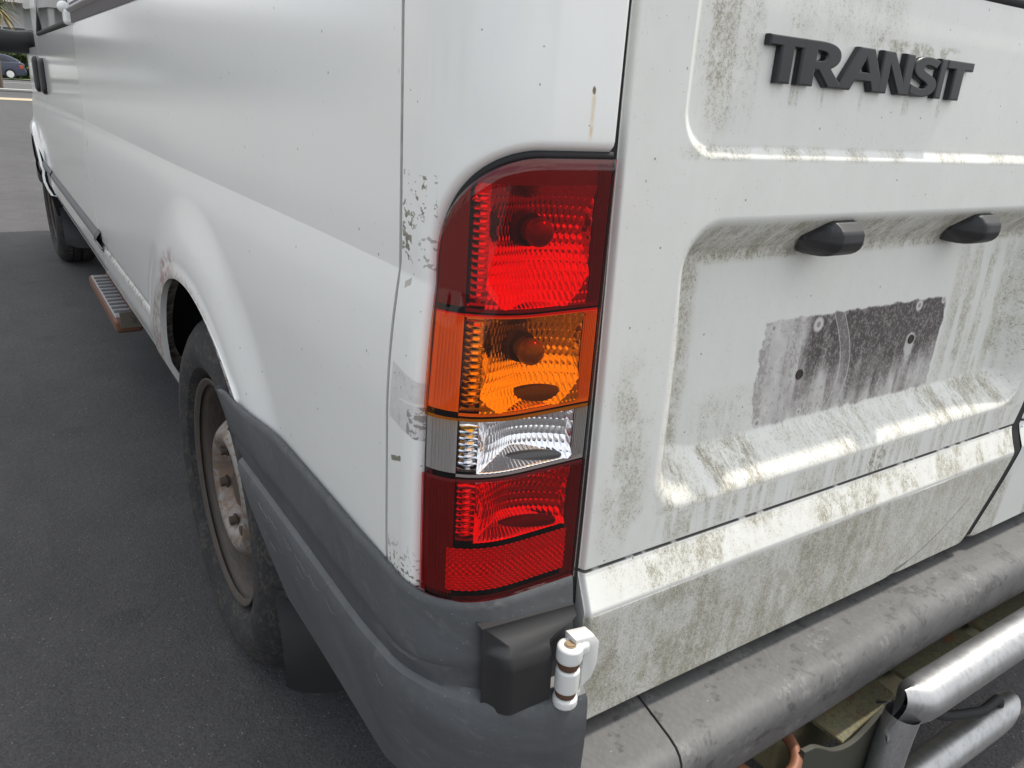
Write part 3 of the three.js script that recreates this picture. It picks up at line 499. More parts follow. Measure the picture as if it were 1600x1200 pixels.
// ------------------------------------------------------------------ rear light
const OFF = 0.0055;
function lampP(s, y, o) { const p = plan(s, OFF + o + flare(y) * cornerW(s)); return [p[0], y, p[1]]; }
{
  const light = new THREE.Group(); light.name = 'rear_light'; body.add(light);
  const cuts = [[0.936, LT, 'red'], [0.842, 0.936, 'amber'], [0.782, 0.842, 'clear'], [LB, 0.782, 'red']];
  const tint = { red: [0.86, 0.018, 0.022], amber: [1.0, 0.42, 0.012], clear: [0.93, 0.93, 0.94] };
  const lensM = Object.fromEntries(Object.entries(tint).map(([k, c]) => [k, phys(c, { transmission: 1, thickness: 0, roughness: 0.03, ior: 1.5 })]));
  const bezel = { red: std([0.14, 0.018, 0.02], { roughness: 0.4 }), amber: std([0.72, 0.42, 0.16], { roughness: 0.4 }), clear: std([0.30, 0.28, 0.26], { roughness: 0.45 }) };
  const mirrorM = phys([0.93, 0.93, 0.94], { metalness: 1, roughness: 0.13 });
  const lampEdge = (s, y) => { const d = -Math.max(lampSD(s, y), -s, LB - y); return -0.0035 * Math.pow(1 - sm(0, 0.006, d), 2); };
  const sCols = uniq([...lin_(0, 0.01, 8), ...lin_(0.01, LS - LR, 14), ...Array.from({ length: 33 }, (_, i) => LS - LR + LR * Math.sin(i / 32 * Math.PI / 2)), ...lin_(LS - 0.01, LS, 6)]).reverse();
  cuts.forEach(([y0, y1, col]) => {
    // outer lens
    const top = (s) => Math.min(y1, lampTop(s)), bot = (s) => y0 + (y0 === LB ? 0.012 * sm(0.09, LS, s) : 0), ts = uniq([...lin_(0, 1, 14), 0.005, 0.015, 0.03, 0.97, 0.985, 0.995]), R = ts.map((t) => sCols.map((s) => { const y = lerp(bot(s), top(s), t); return lampP(s, y, lampEdge(s, y)); }));
    const rimL = ts.map((t) => R[ts.indexOf(t)][0]), rimR = ts.map((t) => R[ts.indexOf(t)][sCols.length - 1]);
    const gs = [rows(R), rows([rimL.map((p) => [p[0] + 0.016, p[1], p[2] - 0.001]), rimL]), rows([rimR, rimR.map((p) => [p[0], p[1], p[2] - 0.022])])];
    if (y1 === LT) gs.push(rows([R[R.length - 1], sCols.map((s) => { const q = lampP(s, lampTop(s), -0.02); return q; })]));
    if (y0 === LB) gs.push(rows([sCols.map((s) => lampP(s, bot(s), -0.02)), R[0]]));
    const lens = mesh('lens', gs, lensM[col], light);
    lens.userData.label = { red: 'red lens', amber: 'amber lens', clear: 'clear lens' }[col];
    // chamber
    const fog = y0 === LB, ca = fog ? 0.713 : y0 + 0.004, cb = y1 === LT ? LT - 0.022 : y1 - 0.004, sa = 0.016, sb = 0.118, sc = 0.135, cy = (ca + cb) / 2, hy = (cb - ca) / 2;
    const yc = fog ? ca + hy * 0.85 : cy + hy * 0.25, scn = 0.070;
    const bowl = (s, y) => {
      const a = (s - scn) / 0.056, b = (y - yc) / Math.max(hy * 1.25, 0.05), r2 = Math.min(1.2, a * a + b * b * 0.9);
      let d = 0.040 * (1 - r2 * 0.66), e = Math.min((s - sa), (sb - s), (y - ca), (cb - y)); d = Math.min(d, 0.011 + Math.max(e, 0) * 2.0);
      const pu = 0.0047, pv = 0.0080, k = Math.floor((y) / pv), q = ((s + (k % 2) * pu / 2) / pu) % 1, w = (y / pv) % 1;
      d -= 0.0010 * (1 - 4 * (q - 0.5) ** 2) * (0.45 + 0.55 * (1 - 4 * (w - 0.5) ** 2));
      return -d;
    };
    const g = grid(lin_(sb, sa, 190), lin_(ca, cb, Math.round((cb - ca) / 0.0009)), (s, y) => lampP(s, y, bowl(s, y)));
    mesh('reflector', g, mirrorM, light);
    // bulb in the bowl
    const bp = lampP(scn, yc, -0.040), bq = lampP(scn, yc, -0.016), v = new THREE.Vector3(bq[0] - bp[0], 0, bq[2] - bp[2]).normalize(), qn = new THREE.Quaternion().setFromUnitVectors(new THREE.Vector3(0, 1, 0), v);
    const put = (G, k) => G.applyQuaternion(qn).translate(bp[0] + v.x * k, yc, bp[2] + v.z * k), rb = fog || col === 'clear' ? 0.0085 : 0.0125;
    if (col !== 'red' || fog) { const q = lampP(scn - 0.014, ca + hy * 0.10, -0.022); mesh('dark_reflection_cap', new THREE.SphereGeometry(1, 28, 14).scale(0.034, hy * 0.32, 0.006).rotateY(-0.25).translate(q[0], q[1], q[2]), std([0.07, 0.07, 0.07], { roughness: 0.25 }), light); }  // dark cap added in place of the dark reflection low in the bowl
    if (col === 'clear' || fog) {} else mesh('bulb_socket', put(new THREE.CylinderGeometry(rb * 1.15, rb * 1.3, 0.014, 24), 0.006), blackPlastic, light);
    if (col === 'clear' || fog) {} else mesh('bulb', [put(new THREE.CylinderGeometry(rb * 0.8, rb * 0.8, 0.012, 20), 0.018), put(new THREE.SphereGeometry(rb, 20, 14), 0.027)], phys([0.13, 0.12, 0.11], { roughness: 0.12 }), light);
    // bezel round the chamber
    const fz = (s0, s1, a, b, o, n = 8) => rows([lin_(s1, s0, n).map((s) => lampP(s, a, o)), lin_(s1, s0, n).map((s) => lampP(s, Math.min(b, lampTop(s) - 0.001), o))]);
    const bz = [fz(0.0008, sa, bot(0) + 0.001, y1 - 0.001, -0.009, 4), fz(sc, LS - 0.0006, bot(0.12) + 0.005, y1 - 0.001, -0.008, 14), fz(sa, sc, bot(0.05) + 0.001, fog ? LB + 0.006 : ca, -0.009, 12), fz(sa, sc, cb, y1 - 0.001, -0.009, 24)];
    // fine upright ribs on both margins
    for (let i = 0; i < 7; i++) { for (const s of [0.0025 + i * 0.0019, sc + 0.003 + i * 0.0032]) { const yt = Math.min(y1, lampTop(s)) - 0.004; if (yt > y0 + 0.01) bz.push(tube([lampP(s, y0 + 0.006, -0.0078), lampP(s, (y0 + yt) / 2, -0.0078), lampP(s, yt, -0.0078)], 0.0007, 3, 5)); } }
    mesh('bezel', bz, bezel[col], light);
    // ladder of prisms beside the bowl
    const pr = [], np = Math.floor((cb - ca - 0.004) / 0.0062);
    for (let i = 0; i < np; i++) { const y = ca + 0.003 + i * 0.0062, R2 = [0, 0.0008, 0.0052, 0.0062].map((k, m) => lin_(sc + 0.0005, sb - 0.0005, 6).map((s, q) => lampP(s, Math.min(y + k, lampTop(s) - 0.012), -0.0125 + (m === 0 || m === 3 ? -0.003 : m === 1 ? 0.001 : 0.004) - 0.0012 * Math.abs(q - 3)))); if (y + 0.006 < lampTop(sc) - 0.005) pr.push(rows(R2, false, 0.4)); }
    pr.push(fz(sb - 0.001, sc + 0.001, ca, cb, -0.0145, 6));
    mesh('prism_column', pr, mirrorM, light);
    if (fog) {   // reflex reflector: fine prisms under the lens
      const rf = grid(lin_(0.140, 0.014, 168), lin_(0.662, 0.709, 63), (s, y) => { const i = Math.floor(s / 0.003), j = Math.floor(y / 0.0030), a = s / 0.003 - i - 0.5, b = y / 0.003 - j - 0.5; return lampP(s, y, -0.007 + 0.0011 * (Math.abs(a) + Math.abs(b)) * (i + j & 1 ? 1 : -1)); });
      mesh('reflex_reflector', rf, std([0.80, 0.10, 0.07], { metalness: 0.6, roughness: 0.28 }), light);
    }
  });
  mesh('housing', [rows([lin_(0.60, 1.07, 4).map((y) => [0.453, y, -0.075]), lin_(0.60, 1.07, 4).map((y) => [0.32, y, -0.10])]), rows([lin_(0.60, 1.07, 4).map((y) => [0.453, y, -0.075]), lin_(0.60, 1.07, 4).map((y) => [0.4535, y, -0.004])])], dark, light);
  const gsk = []; for (const s of [0]) { const pts = []; for (let i = 0; i <= 30; i++) { const q = LS * i / 30; pts.push(lampP(q, lampTop(q) + 0.002, -0.012)); } pts.push(lampP(LS + 0.001, 0.9, -0.014), lampP(LS + 0.001, 0.8, -0.014), lampP(LS + 0.001, 0.66, -0.014)); gsk.push(tube(pts, 0.004, 90, 6)); }
  mesh('gasket', gsk, rubber, light);
}
console.log('light done');

// ------------------------------------------------------------------ bumper, hinge, cladding
const cladT = texture(1024, 512, (u, v) => {
  const n = fbm(u * 14, v * 9, 5, 3), f = fbm(u * 160, v * 90, 3, 5), b = 0.072 + 0.032 * (n - 0.5) + 0.014 * (f - 0.5);
  let c = [b * 0.95, b, b * 1.06]; const m = (k, t) => { c = c.map((q, i) => lerp(q, k[i], clamp(t))); };
  m([0.13, 0.128, 0.126], 0.3 * sm(0.60, 0.74, fbm(u * 30 + 4, v * 20, 4, 12)) * sm(0.4, 0.7, f)); if (hash(Math.floor(u * 1024), Math.floor(v * 512), 2) > 0.9993) m([0.5, 0.5, 0.5], 0.7);
  return c;
});
const clad = std([1, 1, 1], { map: mapped(cladT, 0.9, 0.45), roughness: 0.52 });
{
  // s parameter as in plan(); profile runs from the top edge down; offset outward, height
  const rear = (s) => 1 - sm(0.02, 0.16, s);
  const prof = (s) => {
    const k = rear(s), drop = 0.0;
    const L3y = 0.546 - 0.012 * k + 0.012 * Math.exp(-(((s - 0.17) / 0.07) ** 2)), o3 = 0.024 + 0.026 * k;
    return [[0.001, 0.6535], [0.0045, 0.6545], [0.0065, 0.6525], [0.0085, 0.645], [0.0155, 0.594], [0.0165, 0.587], [0.0150, 0.583], [0.0165, L3y + 0.022], [0.0150 + 0.004 * k, L3y + 0.010], [o3 - 0.010, L3y + 0.0045], [o3 - 0.003, L3y + 0.001], [o3 + 0.001, L3y - 0.007], [o3 + 0.003, L3y - 0.04], [o3 + 0.003, 0.47], [o3 + 0.001, 0.436 - 0.05 * k], [o3 - 0.008, 0.430 - 0.05 * k], [o3 - 0.03, 0.430 - 0.05 * k]];
  };
  const endS = (y) => { // where the wheel arch cuts the cladding, as z
    const T = [[0.655, -0.708], [0.64, -0.70], [0.60, -0.652], [0.54, -0.605], [0.50, -0.52], [0.45, -0.43], [0.43, -0.37], [0.2, -0.37]]; for (let i = 1; i < T.length; i++) if (y >= T[i][0]) return lerp(T[i][1], T[i - 1][1], clamp((y - T[i][0]) / (T[i - 1][0] - T[i][0]))); return -0.37; };
  const frac = uniq([...lin_(0, 0.2, 14), ...lin_(0.2, 1, 60)]), ss0 = 0.006, n = prof(0).length, R = [];
  const cols = uniq([...lin_(ss0, S2 + 0.02, 46), ...lin_(S2 + 0.02, 1, 1)]).slice(0, -1);
  const P = (s, j) => { const q = prof(s)[j]; const yy = q[1]; const p = plan(s, q[0] + flare(yy) * cornerW(s)); return [p[0], yy, p[1]]; };
  const sE = S2 + 0.02, tail = lin_(0, 1, 40).slice(1);
  for (let j = 0; j < n; j++) {
    const row = cols.map((s) => P(s, j)); const q = prof(sE)[j], zE = endS(q[1]), z0 = -RC - 0.02;
    tail.forEach((t) => { const z = lerp(z0, zE, t), rise0 = 0.0; const p = P(S2 + (-RC - z), j); const down = q[1] > 0.65 ? -0.045 * Math.pow(sm(-0.64, -0.80, z), 1) : 0; p[1] += down; p[0] = 0.305 - flare(Math.max(q[1], 0.5)) - 0.012 * sm(-0.15, -1.2, z) - q[0] - (archBulge(q[1], z) + 0.003) * sm(0.56, 0.64, q[1]); const b = sm(0, 0.15, t); p[0] = lerp(P(S2 + 0.02, j)[0], p[0], b); row.push(p); });
    R.push(row);
  }
  const g = rows(R.map((r) => r.slice().reverse()), false, 0.55);
  const back = R.map((r) => r[r.length - 1]);
  const lip = rows([back, back.map((p) => [p[0] + 0.02, p[1], p[2]])]);
  const inner = R.map((r) => r[0]), rimR = rows([inner, inner.map((p) => [p[0] + 0.002, p[1], -0.01])], false, 0.5);
  const c = mesh('bumper_corner', [g, lip, rimR], clad, body); const gm = join(g, lip, rimR); mesh('bumper_corner', mirrorX(gm), clad, body);
  // pale scratches along the scuffed edge
  const sc = []; for (let i = 0; i < 26; i++) { const z = -0.50 + 0.46 * rnd() * rnd() , y0 = 0.546 - 0.012 - (rnd() < 0.6 ? 0.0 : 0.05 * rnd()), l = 0.008 + 0.03 * rnd(), x = (yy) => 0.305 - flare(Math.max(yy, 0.5)) - 0.012 * sm(-0.15, -1.2, z) - (yy > 0.535 ? 0.0245 : 0.0268); sc.push(tube([[x(y0), y0, z], [x(y0 - 0.001), y0 - 0.001 - l * 0.25 * rnd(), z + l * 0.5], [x(y0 - 0.002), y0 - 0.003, z + l]], 0.00022, 4, 4)); }
  mesh('scratch', sc, std([0.20, 0.20, 0.205], { roughness: 0.8 }), c).userData.kind = 'stuff';
  // hinge cover
  const hc = (u, v) => { const y = lerp(0.541, 0.634 - 0.010 * u, v), xr = lerp(0.4035, 0.446, sm(0.604, 0.614, y)), x = lerp(0.334, xr, u), e = Math.min(u * 0.10, (1 - v) * 0.11); return [x, y, 0.012 + (0.021 * ramp(e / 0.034, 0.48) + 0.004) * lerp(1, 0.6, sm(0.55, 0.95, v)) + 0.003 * (1 - v)]; };
  mesh('hinge_cover', [grid(lin_(0, 1, 40), lin_(0, 1, 40), hc), rows([lin_(0, 1, 12).map((v) => hc(1, v)), lin_(0, 1, 12).map((v) => { const p = hc(1, v); return [p[0], p[1], 0.0]; })]), rows([lin_(0, 1, 12).map((u) => { const p = hc(u, 1); return [p[0], p[1], 0.0]; }), lin_(0, 1, 12).map((u) => hc(u, 1))].reverse())], std([0.016, 0.0155, 0.016], { roughness: 0.55 }), body);
}
{
  // hinge: two eyes, a knuckle, a leaf to the door, rusty washers
  const hx = 0.4185, hz = 0.046, hr = 0.0125, hp = phys([0.62, 0.62, 0.60], { roughness: 0.4, clearcoat: 0.6, clearcoatRoughness: 0.2 }), rust = std([0.09, 0.042, 0.024], { roughness: 0.85 });
  const eye = (y0, y1, r) => { const s = new THREE.Shape(); s.absarc(0, 0, r, Math.PI * 0.5, Math.PI * 1.5 + 0.9, false); s.lineTo(0.020, -0.004); s.lineTo(0.024, r * 1.3); s.lineTo(0, r); const g = new THREE.ExtrudeGeometry(s, { depth: y1 - y0 - 0.005, bevelEnabled: true, bevelSize: 0.0022, bevelThickness: 0.0025, bevelSegments: 3, curveSegments: 18 }); g.rotateX(Math.PI / 2); g.translate(hx, y1 - 0.0025, hz); return toCreasedNormals(g, 0.6); };
  const barrel = (y0, y1, r) => new THREE.LatheGeometry([[0, y0], [r - 0.003, y0], [r - 0.0008, y0 + 0.001], [r, y0 + 0.003], [r, y1 - 0.003], [r - 0.0008, y1 - 0.001], [r - 0.003, y1], [0, y1]].map((p) => new THREE.Vector2(...p)), 32).translate(hx, 0, hz);
  const h = mesh('door_hinge', [barrel(0.588, 0.606, 0.0134), bx(0.022, 0.016, 0.020, hx + 0.012, 0.597, hz - 0.003, 0.006), barrel(0.5515, 0.579, hr), barrel(0.533, 0.5445, hr + 0.0005), bx(0.018, 0.010, 0.016, hx + 0.012, 0.5385, hz - 0.006, 0.004)], hp, body);
  const leaf = new THREE.Shape([[0, 0], [0.014, 0.010], [0.019, 0.024], [0.019, 0.050], [0.012, 0.060], [-0.010, 0.0635], [-0.010, 0.055], [0.002, 0.046], [0.003, 0.008]].map((p) => new THREE.Vector2(...p)));
  mesh('hinge_leaf', toCreasedNormals(new THREE.ExtrudeGeometry(leaf, { depth: 0.012, bevelEnabled: true, bevelSize: 0.002, bevelThickness: 0.003, bevelSegments: 3 }).translate(hx + 0.0155, 0.5465, 0.034), 0.6), hp, h);
  mesh('hinge_washer', barrel(0.5785, 0.589, 0.0108), rust, h); mesh('hinge_washer', barrel(0.544, 0.552, 0.0108), rust, h);
  mesh('hinge_pin', [cyl(0.0046, 0.0046, 0.0018, hx, 0.6066, hz), new THREE.TorusGeometry(0.0055, 0.0008, 6, 24).rotateX(Math.PI / 2).translate(hx, 0.6063, hz)], std([0.30, 0.22, 0.13], { roughness: 0.6, metalness: 0.3 }), h);
}
const bumpT = texture(1024, 512, (u, v) => {
  const n = fbm(u * 10, v * 6, 5, 3), f = fbm(u * 220, v * 70, 3, 5), w = fbm(u * 34, v * 22, 4, 17), b = 0.104 + 0.04 * (n - 0.5) + 0.035 * (f - 0.5);
  let c = [b * 1.02, b, b * 0.99]; const m = (k, t) => { c = c.map((q, i) => lerp(q, k[i], clamp(t))); };
  m([0.045, 0.043, 0.043], 0.75 * sm(0.58, 0.70, w) * sm(0.35, 0.6, f)); m([0.20, 0.195, 0.185], 0.5 * sm(0.62, 0.78, fbm(u * 22 + 8, v * 14, 4, 29)) * sm(0.4, 0.65, f));
  const h = hash(Math.floor(u * 512), Math.floor(v * 256), 6); if (h > 0.9996) m([0.4, 0.39, 0.37], 0.6); else if (h < 0.0008) m([0.02, 0.02, 0.02], 0.8);
  return c;
});
{
  const bm = std([1, 1, 1], { map: mapped(bumpT, 0.8, 0.4), roughness: 0.62 });
  const sec = (x) => { const ze = 0.092 - 0.012 * sm(0.6, 1.24, x) + 0.012 * sm(1.24, 1.9, x); return [[-0.06, 0.424], [0.0, 0.4258], [ze - 0.03, 0.4265], [ze - 0.016, 0.4250], [ze - 0.007, 0.4210], [ze - 0.001, 0.4140], [ze + 0.002, 0.405], [ze + 0.001, 0.385], [ze - 0.004, 0.352], [ze - 0.010, 0.338], [ze - 0.02, 0.331], [ze - 0.06, 0.329]].map(([z, y]) => [x, y, z]); };
  const part = (x0, x1, n, skew) => { const R = lin_(0, 1, n).map((t) => sec(lerp(x0, x1, t)).map((p, i) => { const k = clamp((p[2] + 0.06) / 0.15) + (0.42 - p[1]) * 4; return [p[0] + (skew(t)) * k, p[1] + 0.0015 * (vn(p[0] * 9, i * 0.6, 4) - 0.5), p[2]]; })); const g = rows(R, false, 0.8); return [g, rows([R[0], R[0].map((p) => [p[0] + 0.001, p[1] - 0.004, p[2] - 0.01])]), rows([R[n], R[n].map((p) => [p[0] - 0.001, p[1] - 0.004, p[2] - 0.01])])]; };
  mesh('rear_bumper', part(0.5955, 1.875, 60, (t) => -0.03 * (1 - t)), bm, body);
  mesh('bumper_end', part(0.430, 0.592, 12, (t) => -0.03 * t), bm, body);
  mesh('bumper_end', part(1.88, 2.04, 12, () => 0), bm, body);
  mesh('bumper_core', bx(1.5, 0.08, 0.08, CX, 0.36, 0.0, 0.01), dark, body);
}
// tow frame, aluminium step tubes, towing eye
const rustT = texture(512, 512, (u, v) => {
  const n = fbm(u * 9, v * 9, 5, 3), f = fbm(u * 70, v * 70, 4, 6); let c = [0.17, 0.155, 0.075]; const m = (k, t) => { c = c.map((q, i) => lerp(q, k[i], clamp(t))); };
  m([0.12, 0.115, 0.09], sm(0.35, 0.7, f) * 0.7); m([0.20, 0.095, 0.045], sm(0.56, 0.72, n * 0.7 + f * 0.3) * 0.9); m([0.06, 0.05, 0.04], sm(0.60, 0.75, fbm(u * 160, v * 160, 3, 8)) * 0.7); return c;
});
{
  const rm = std([1, 1, 1], { map: mapped(rustT, 0.35, 0.35), roughness: 0.75, metalness: 0.15 });
  const plate = (pts, y, t, r = 0) => { const s = new THREE.Shape(pts.map((p) => new THREE.Vector2(p[0], -p[1]))); const g = new THREE.ExtrudeGeometry(s, { depth: t, bevelEnabled: true, bevelSize: 0.0015, bevelThickness: 0.0015, bevelSegments: 1 }); g.rotateX(-Math.PI / 2); g.translate(0, y, 0); return g; };
  const fr = mesh('tow_frame', [plate([[0.905, -0.06], [1.085, -0.06], [1.062, 0.075], [0.905, 0.092]], 0.274, 0.006)], rm, body);
  mesh('frame_plate', plate([[1.125, -0.06], [1.33, -0.06], [1.33, 0.085], [1.125, 0.082]], 0.268, 0.006), rm, fr);
  mesh('frame_plate', plate([[1.365, -0.06], [1.75, -0.06], [1.75, 0.14], [1.365, 0.12]], 0.272, 0.006), rm, fr);
  const sideS = new THREE.Shape(); sideS.moveTo(0.795, 0.325); sideS.lineTo(0.815, 0.322); sideS.bezierCurveTo(0.845, 0.31, 0.86, 0.284, 0.905, 0.279); sideS.bezierCurveTo(0.945, 0.275, 0.955, 0.305, 1.01, 0.310); sideS.lineTo(1.01, 0.05); sideS.lineTo(0.795, 0.05);
  mesh('frame_web', new THREE.ExtrudeGeometry(sideS, { depth: 0.005, bevelEnabled: true, bevelSize: 0.0015, bevelThickness: 0.0015, bevelSegments: 2 }).translate(0, 0, 0.0965), std([0.042, 0.041, 0.030], { roughness: 0.7 }), fr);
  mesh('cross_beam', bx(1.2, 0.07, 0.07, 1.45, 0.22, 0.0, 0.01), rm, fr);
  // towing eye
  const ey = []; for (let i = 0; i <= 16; i++) { const a = lerp(-0.9, Math.PI + 0.7, i / 16); ey.push([0.755 + 0.050 * Math.cos(a), 0.318 - 0.008 * Math.sin(a), 0.062 + 0.046 * Math.sin(a)]); }
  mesh('towing_eye', tube(ey, 0.0085, 40, 12), std([0.20, 0.085, 0.045], { roughness: 0.55, metalness: 0.3 }), fr);
  // aluminium step: upper tube with a crushed, split end turned down, lower tube cut on the slant
  const alT = texture(512, 256, (u, v) => { const n = fbm(u * 20, v * 20, 4, 3), f = fbm(u * 90, v * 30, 3, 4), b = 0.43 + 0.10 * (n - 0.5) - 0.06 * sm(0.55, 0.7, f); return [b, b, b * 1.01]; });
  const alR = texture(512, 256, (u, v) => 0.43 + 0.12 * (fbm(u * 16, v * 16, 4, 9) - 0.5), false);
  const al = std([1, 1, 1], { map: mapped(alT, 0.5, 0.25), metalness: 0.9, roughness: 1, roughnessMap: mapped(alR, 0.5, 0.25) });
  const TY = 0.335, TZ = 0.128, TR = 0.031, R = [];
  for (let i = 0; i <= 60; i++) { const t = i / 60, x = lerp(0.962, 1.98, t), fl = 1 - sm(0, 0.055, t), row = []; for (let j = 0; j <= 28; j++) { const a = -0.4 + j / 28 * 2 * Math.PI; row.push([x + fl * 0.012 * Math.sin(a), TY + TR * Math.sin(a) * (1 + 0.28 * fl) - 0.008 * fl, TZ + TR * Math.cos(a) * (1 - 0.88 * fl) + 0.004 * fl * Math.sin(3 * a)]); } R.push(row); }
  const st = mesh('step_tube', rows(R), al, body);
  mesh('tube_leg', tube([[0.985, 0.322, TZ - 0.002], [0.975, 0.25, TZ - 0.002], [0.965, 0.12, TZ + 0.004], [0.962, 0.05, TZ + 0.006]], 0.024, 24, 14), al, st);
  const R2 = []; for (let i = 0; i <= 40; i++) { const t = i / 40, row = []; for (let j = 0; j <= 24; j++) { const a = j / 24 * 2 * Math.PI; const x = lerp(0.98, 1.335 + 0.05 * Math.sin(a), t); row.push([x, 0.155 + 0.028 * Math.sin(a), 0.128 + 0.028 * Math.cos(a)]); } R2.push(row); }
  mesh('lower_tube', rows(R2), al, st);
  mesh('wiring_cable', tube([[1.02, 0.275, 0.07], [1.08, 0.27, 0.105], [1.15, 0.235, 0.12], [1.24, 0.215, 0.135], [1.31, 0.205, 0.130], [1.335, 0.175, 0.128]], 0.008, 40, 8), rubber, fr);
}

// ------------------------------------------------------------------ wheels
const tyreT = texture(512, 512, (u, v) => { const n = fbm(u * 20, v * 20, 5, 3), f = fbm(u * 120, v * 120, 2, 5), b = 0.022 + 0.010 * (f - 0.5); const k = sm(0.45, 0.75, 0.5 * n + 0.5 * f) * 0.5; return [lerp(b, 0.095, k), lerp(b, 0.082, k), lerp(b * 1.05, 0.064, k)]; });
const rimT = texture(512, 512, (u, v) => { const n = fbm(u * 10, v * 10, 5, 23), f = fbm(u * 60, v * 60, 4, 35); let c = [0.27, 0.26, 0.25]; const m = (k, t) => { c = c.map((q, i) => lerp(q, k[i], clamp(t))); }; m([0.16, 0.11, 0.08], sm(0.42, 0.62, n) * 0.85); m([0.10, 0.05, 0.03], sm(0.60, 0.66, f) * 0.9); m([0.3, 0.22, 0.16], sm(0.5, 0.6, f) * 0.5); return c; });
const barrelT = texture(256, 256, (u, v) => { const n = fbm(u * 16, v * 16, 4, 3); return [lerp(0.10, 0.045, n), lerp(0.080, 0.038, n), lerp(0.068, 0.033, n)]; });
function wheel(name) {        // axle along x, outer face at -x, hub centre at the origin
  const w = new THREE.Group(); w.name = name;
  const TRd = 0.352, prof = [[0.075, 0.205], [0.062, 0.222], [0.030, 0.232], [0.004, 0.250], [-0.006, 0.275], [-0.003, 0.300], [0.008, 0.322], [0.020, 0.337], [0.034, 0.346], [0.050, 0.350], [0.066, TRd], [0.0675, 0.344], [0.0735, 0.344], [0.075, TRd], [0.108, TRd + 0.001], [0.110, 0.344], [0.118, 0.344], [0.120, TRd], [0.155, TRd], [0.185, 0.345], [0.205, 0.325], [0.215, 0.28], [0.20, 0.235], [0.15, 0.205]];
  const n = 240, R = []; for (let i = 0; i <= n; i++) { const a = i / n * 2 * Math.PI, notch = i % 4 === 1 ? 1 : 0; R.push(prof.map(([x, r], k) => { let q = r; if (notch && k >= 7 && k <= 10) q -= 0.006; return [x, Math.max(q * Math.sin(a), -0.344), q * Math.cos(a)]; })); }
  mesh('tyre', toCreasedNormals(rows(R), 0.5), std([1, 1, 1], { map: mapped(tyreT, 0.5, 0.5), roughness: 0.85 }), w);
  const lathe = (pts, m, name, seg = 96) => { const g = new THREE.LatheGeometry(pts.map(([x, r]) => new THREE.Vector2(r, -x)), seg); g.rotateZ(Math.PI / 2); return mesh(name, g, m, w); };
  const bm = std([1, 1, 1], { map: mapped(barrelT, 0.25, 0.2), roughness: 0.7, metalness: 0.2 });
  lathe([[0.020, 0.214], [0.014, 0.222], [0.012, 0.2265], [0.015, 0.228], [0.022, 0.224], [0.030, 0.212], [0.036, 0.203], [0.060, 0.200], [0.085, 0.192], [0.14, 0.186], [0.2, 0.20]].map(([x, r]) => [x, r]), bm, 'rim');
  // disc with oval vents, dished
  const dz = (r) => 0.082 - 0.060 * Math.exp(-(((r - 0.112) / 0.040) ** 2)) - 0.018 * (1 - sm(0.05, 0.085, r)), P = [], U = [], I = [], nr = 36, na = 192, id = [];
  for (let j = 0; j <= nr; j++) for (let i = 0; i <= na; i++) { const r = lerp(0.034, 0.191, j / nr), a = i / na * 2 * Math.PI; P.push(dz(r), r * Math.sin(a), r * Math.cos(a)); U.push(r * Math.cos(a) * 2.5, r * Math.sin(a) * 2.5); }
  const hole = (r, a) => { const k = Math.PI * 2 / 6, b = ((a % k) + k) % k - k / 2; return ((r - 0.148) / 0.017) ** 2 + (b * r / 0.030) ** 2 < 1; };
  for (let j = 0; j < nr; j++) for (let i = 0; i < na; i++) { const r = lerp(0.034, 0.191, (j + 0.5) / nr), a = (i + 0.5) / na * 2 * Math.PI; if (hole(r, a)) continue; const k = j * (na + 1) + i; I.push(k, k + 1, k + na + 1, k + 1, k + na + 2, k + na + 1); }
  mesh('wheel_disc', geo(P, null, U, I), std([1, 1, 1], { map: rimT, roughness: 0.55, metalness: 0.35 }), w);
  const nm = std([0.10, 0.075, 0.06], { roughness: 0.6, metalness: 0.4 });
  for (let i = 0; i < 6; i++) { const a = i / 6 * 2 * Math.PI + 0.25; mesh('wheel_nut', [cyl(0.0095, 0.0095, 0.016, dz(0.085) - 0.008, 0.085 * Math.sin(a), 0.085 * Math.cos(a), 'x', 6), cyl(0.0125, 0.014, 0.004, dz(0.085) - 0.003, 0.085 * Math.sin(a), 0.085 * Math.cos(a), 'x', 20)], nm, w); }
  mesh('hub', [cyl(0.036, 0.036, 0.05, 0.075, 0, 0, 'x', 32), cyl(0.03, 0.034, 0.01, 0.046, 0, 0, 'x', 32)], nm, w);
  mesh('brake_drum', cyl(0.15, 0.15, 0.06, 0.15, 0, 0, 'x', 40), dark, w);
  return w;
}
{
  const w = wheel('wheel'); w.position.set(0.290, 0.344, -0.905); body.add(w);
  const add = (x, z, flip, ry = 0) => { const k = w.clone(); k.position.set(x, 0.344, z); k.rotation.y = flip ? Math.PI : ry; body.add(k); };
  add(0.300, FZ, false, 0.02); add(2 * CX - 0.290, -0.905, true); add(2 * CX - 0.300, FZ, true);
  const flap = (z0, x0, x1, yb, yt) => grid(lin_(0, 1, 20), lin_(0, 1, 24), (u, v) => { const y = lerp(yb, yt, v), e = Math.abs(2 * u - 1); return [lerp(x0, x1, u), y + 0.035 * Math.pow(e, 4) * (1 - sm(0, 0.35, v)), z0 + 0.02 * Math.sin(u * 3) * (1 - v) - 0.20 * v * v * v]; });
  mesh('mud_flap', flap(-0.530, 0.302, 0.60, 0.120, 0.44), blackPlastic, body);
  mesh('mud_flap', flap(-4.42, 0.32, 0.58, 0.17, 0.42), blackPlastic, body);
  mesh('mud_flap', mirrorX(flap(-0.530, 0.302, 0.60, 0.120, 0.44)), blackPlastic, body);
  mesh('axle', cyl(0.05, 0.05, 1.4, CX, 0.344, -0.905, 'x'), dark, body); mesh('axle', cyl(0.04, 0.04, 1.4, CX, 0.344, FZ, 'x'), dark, body);
}
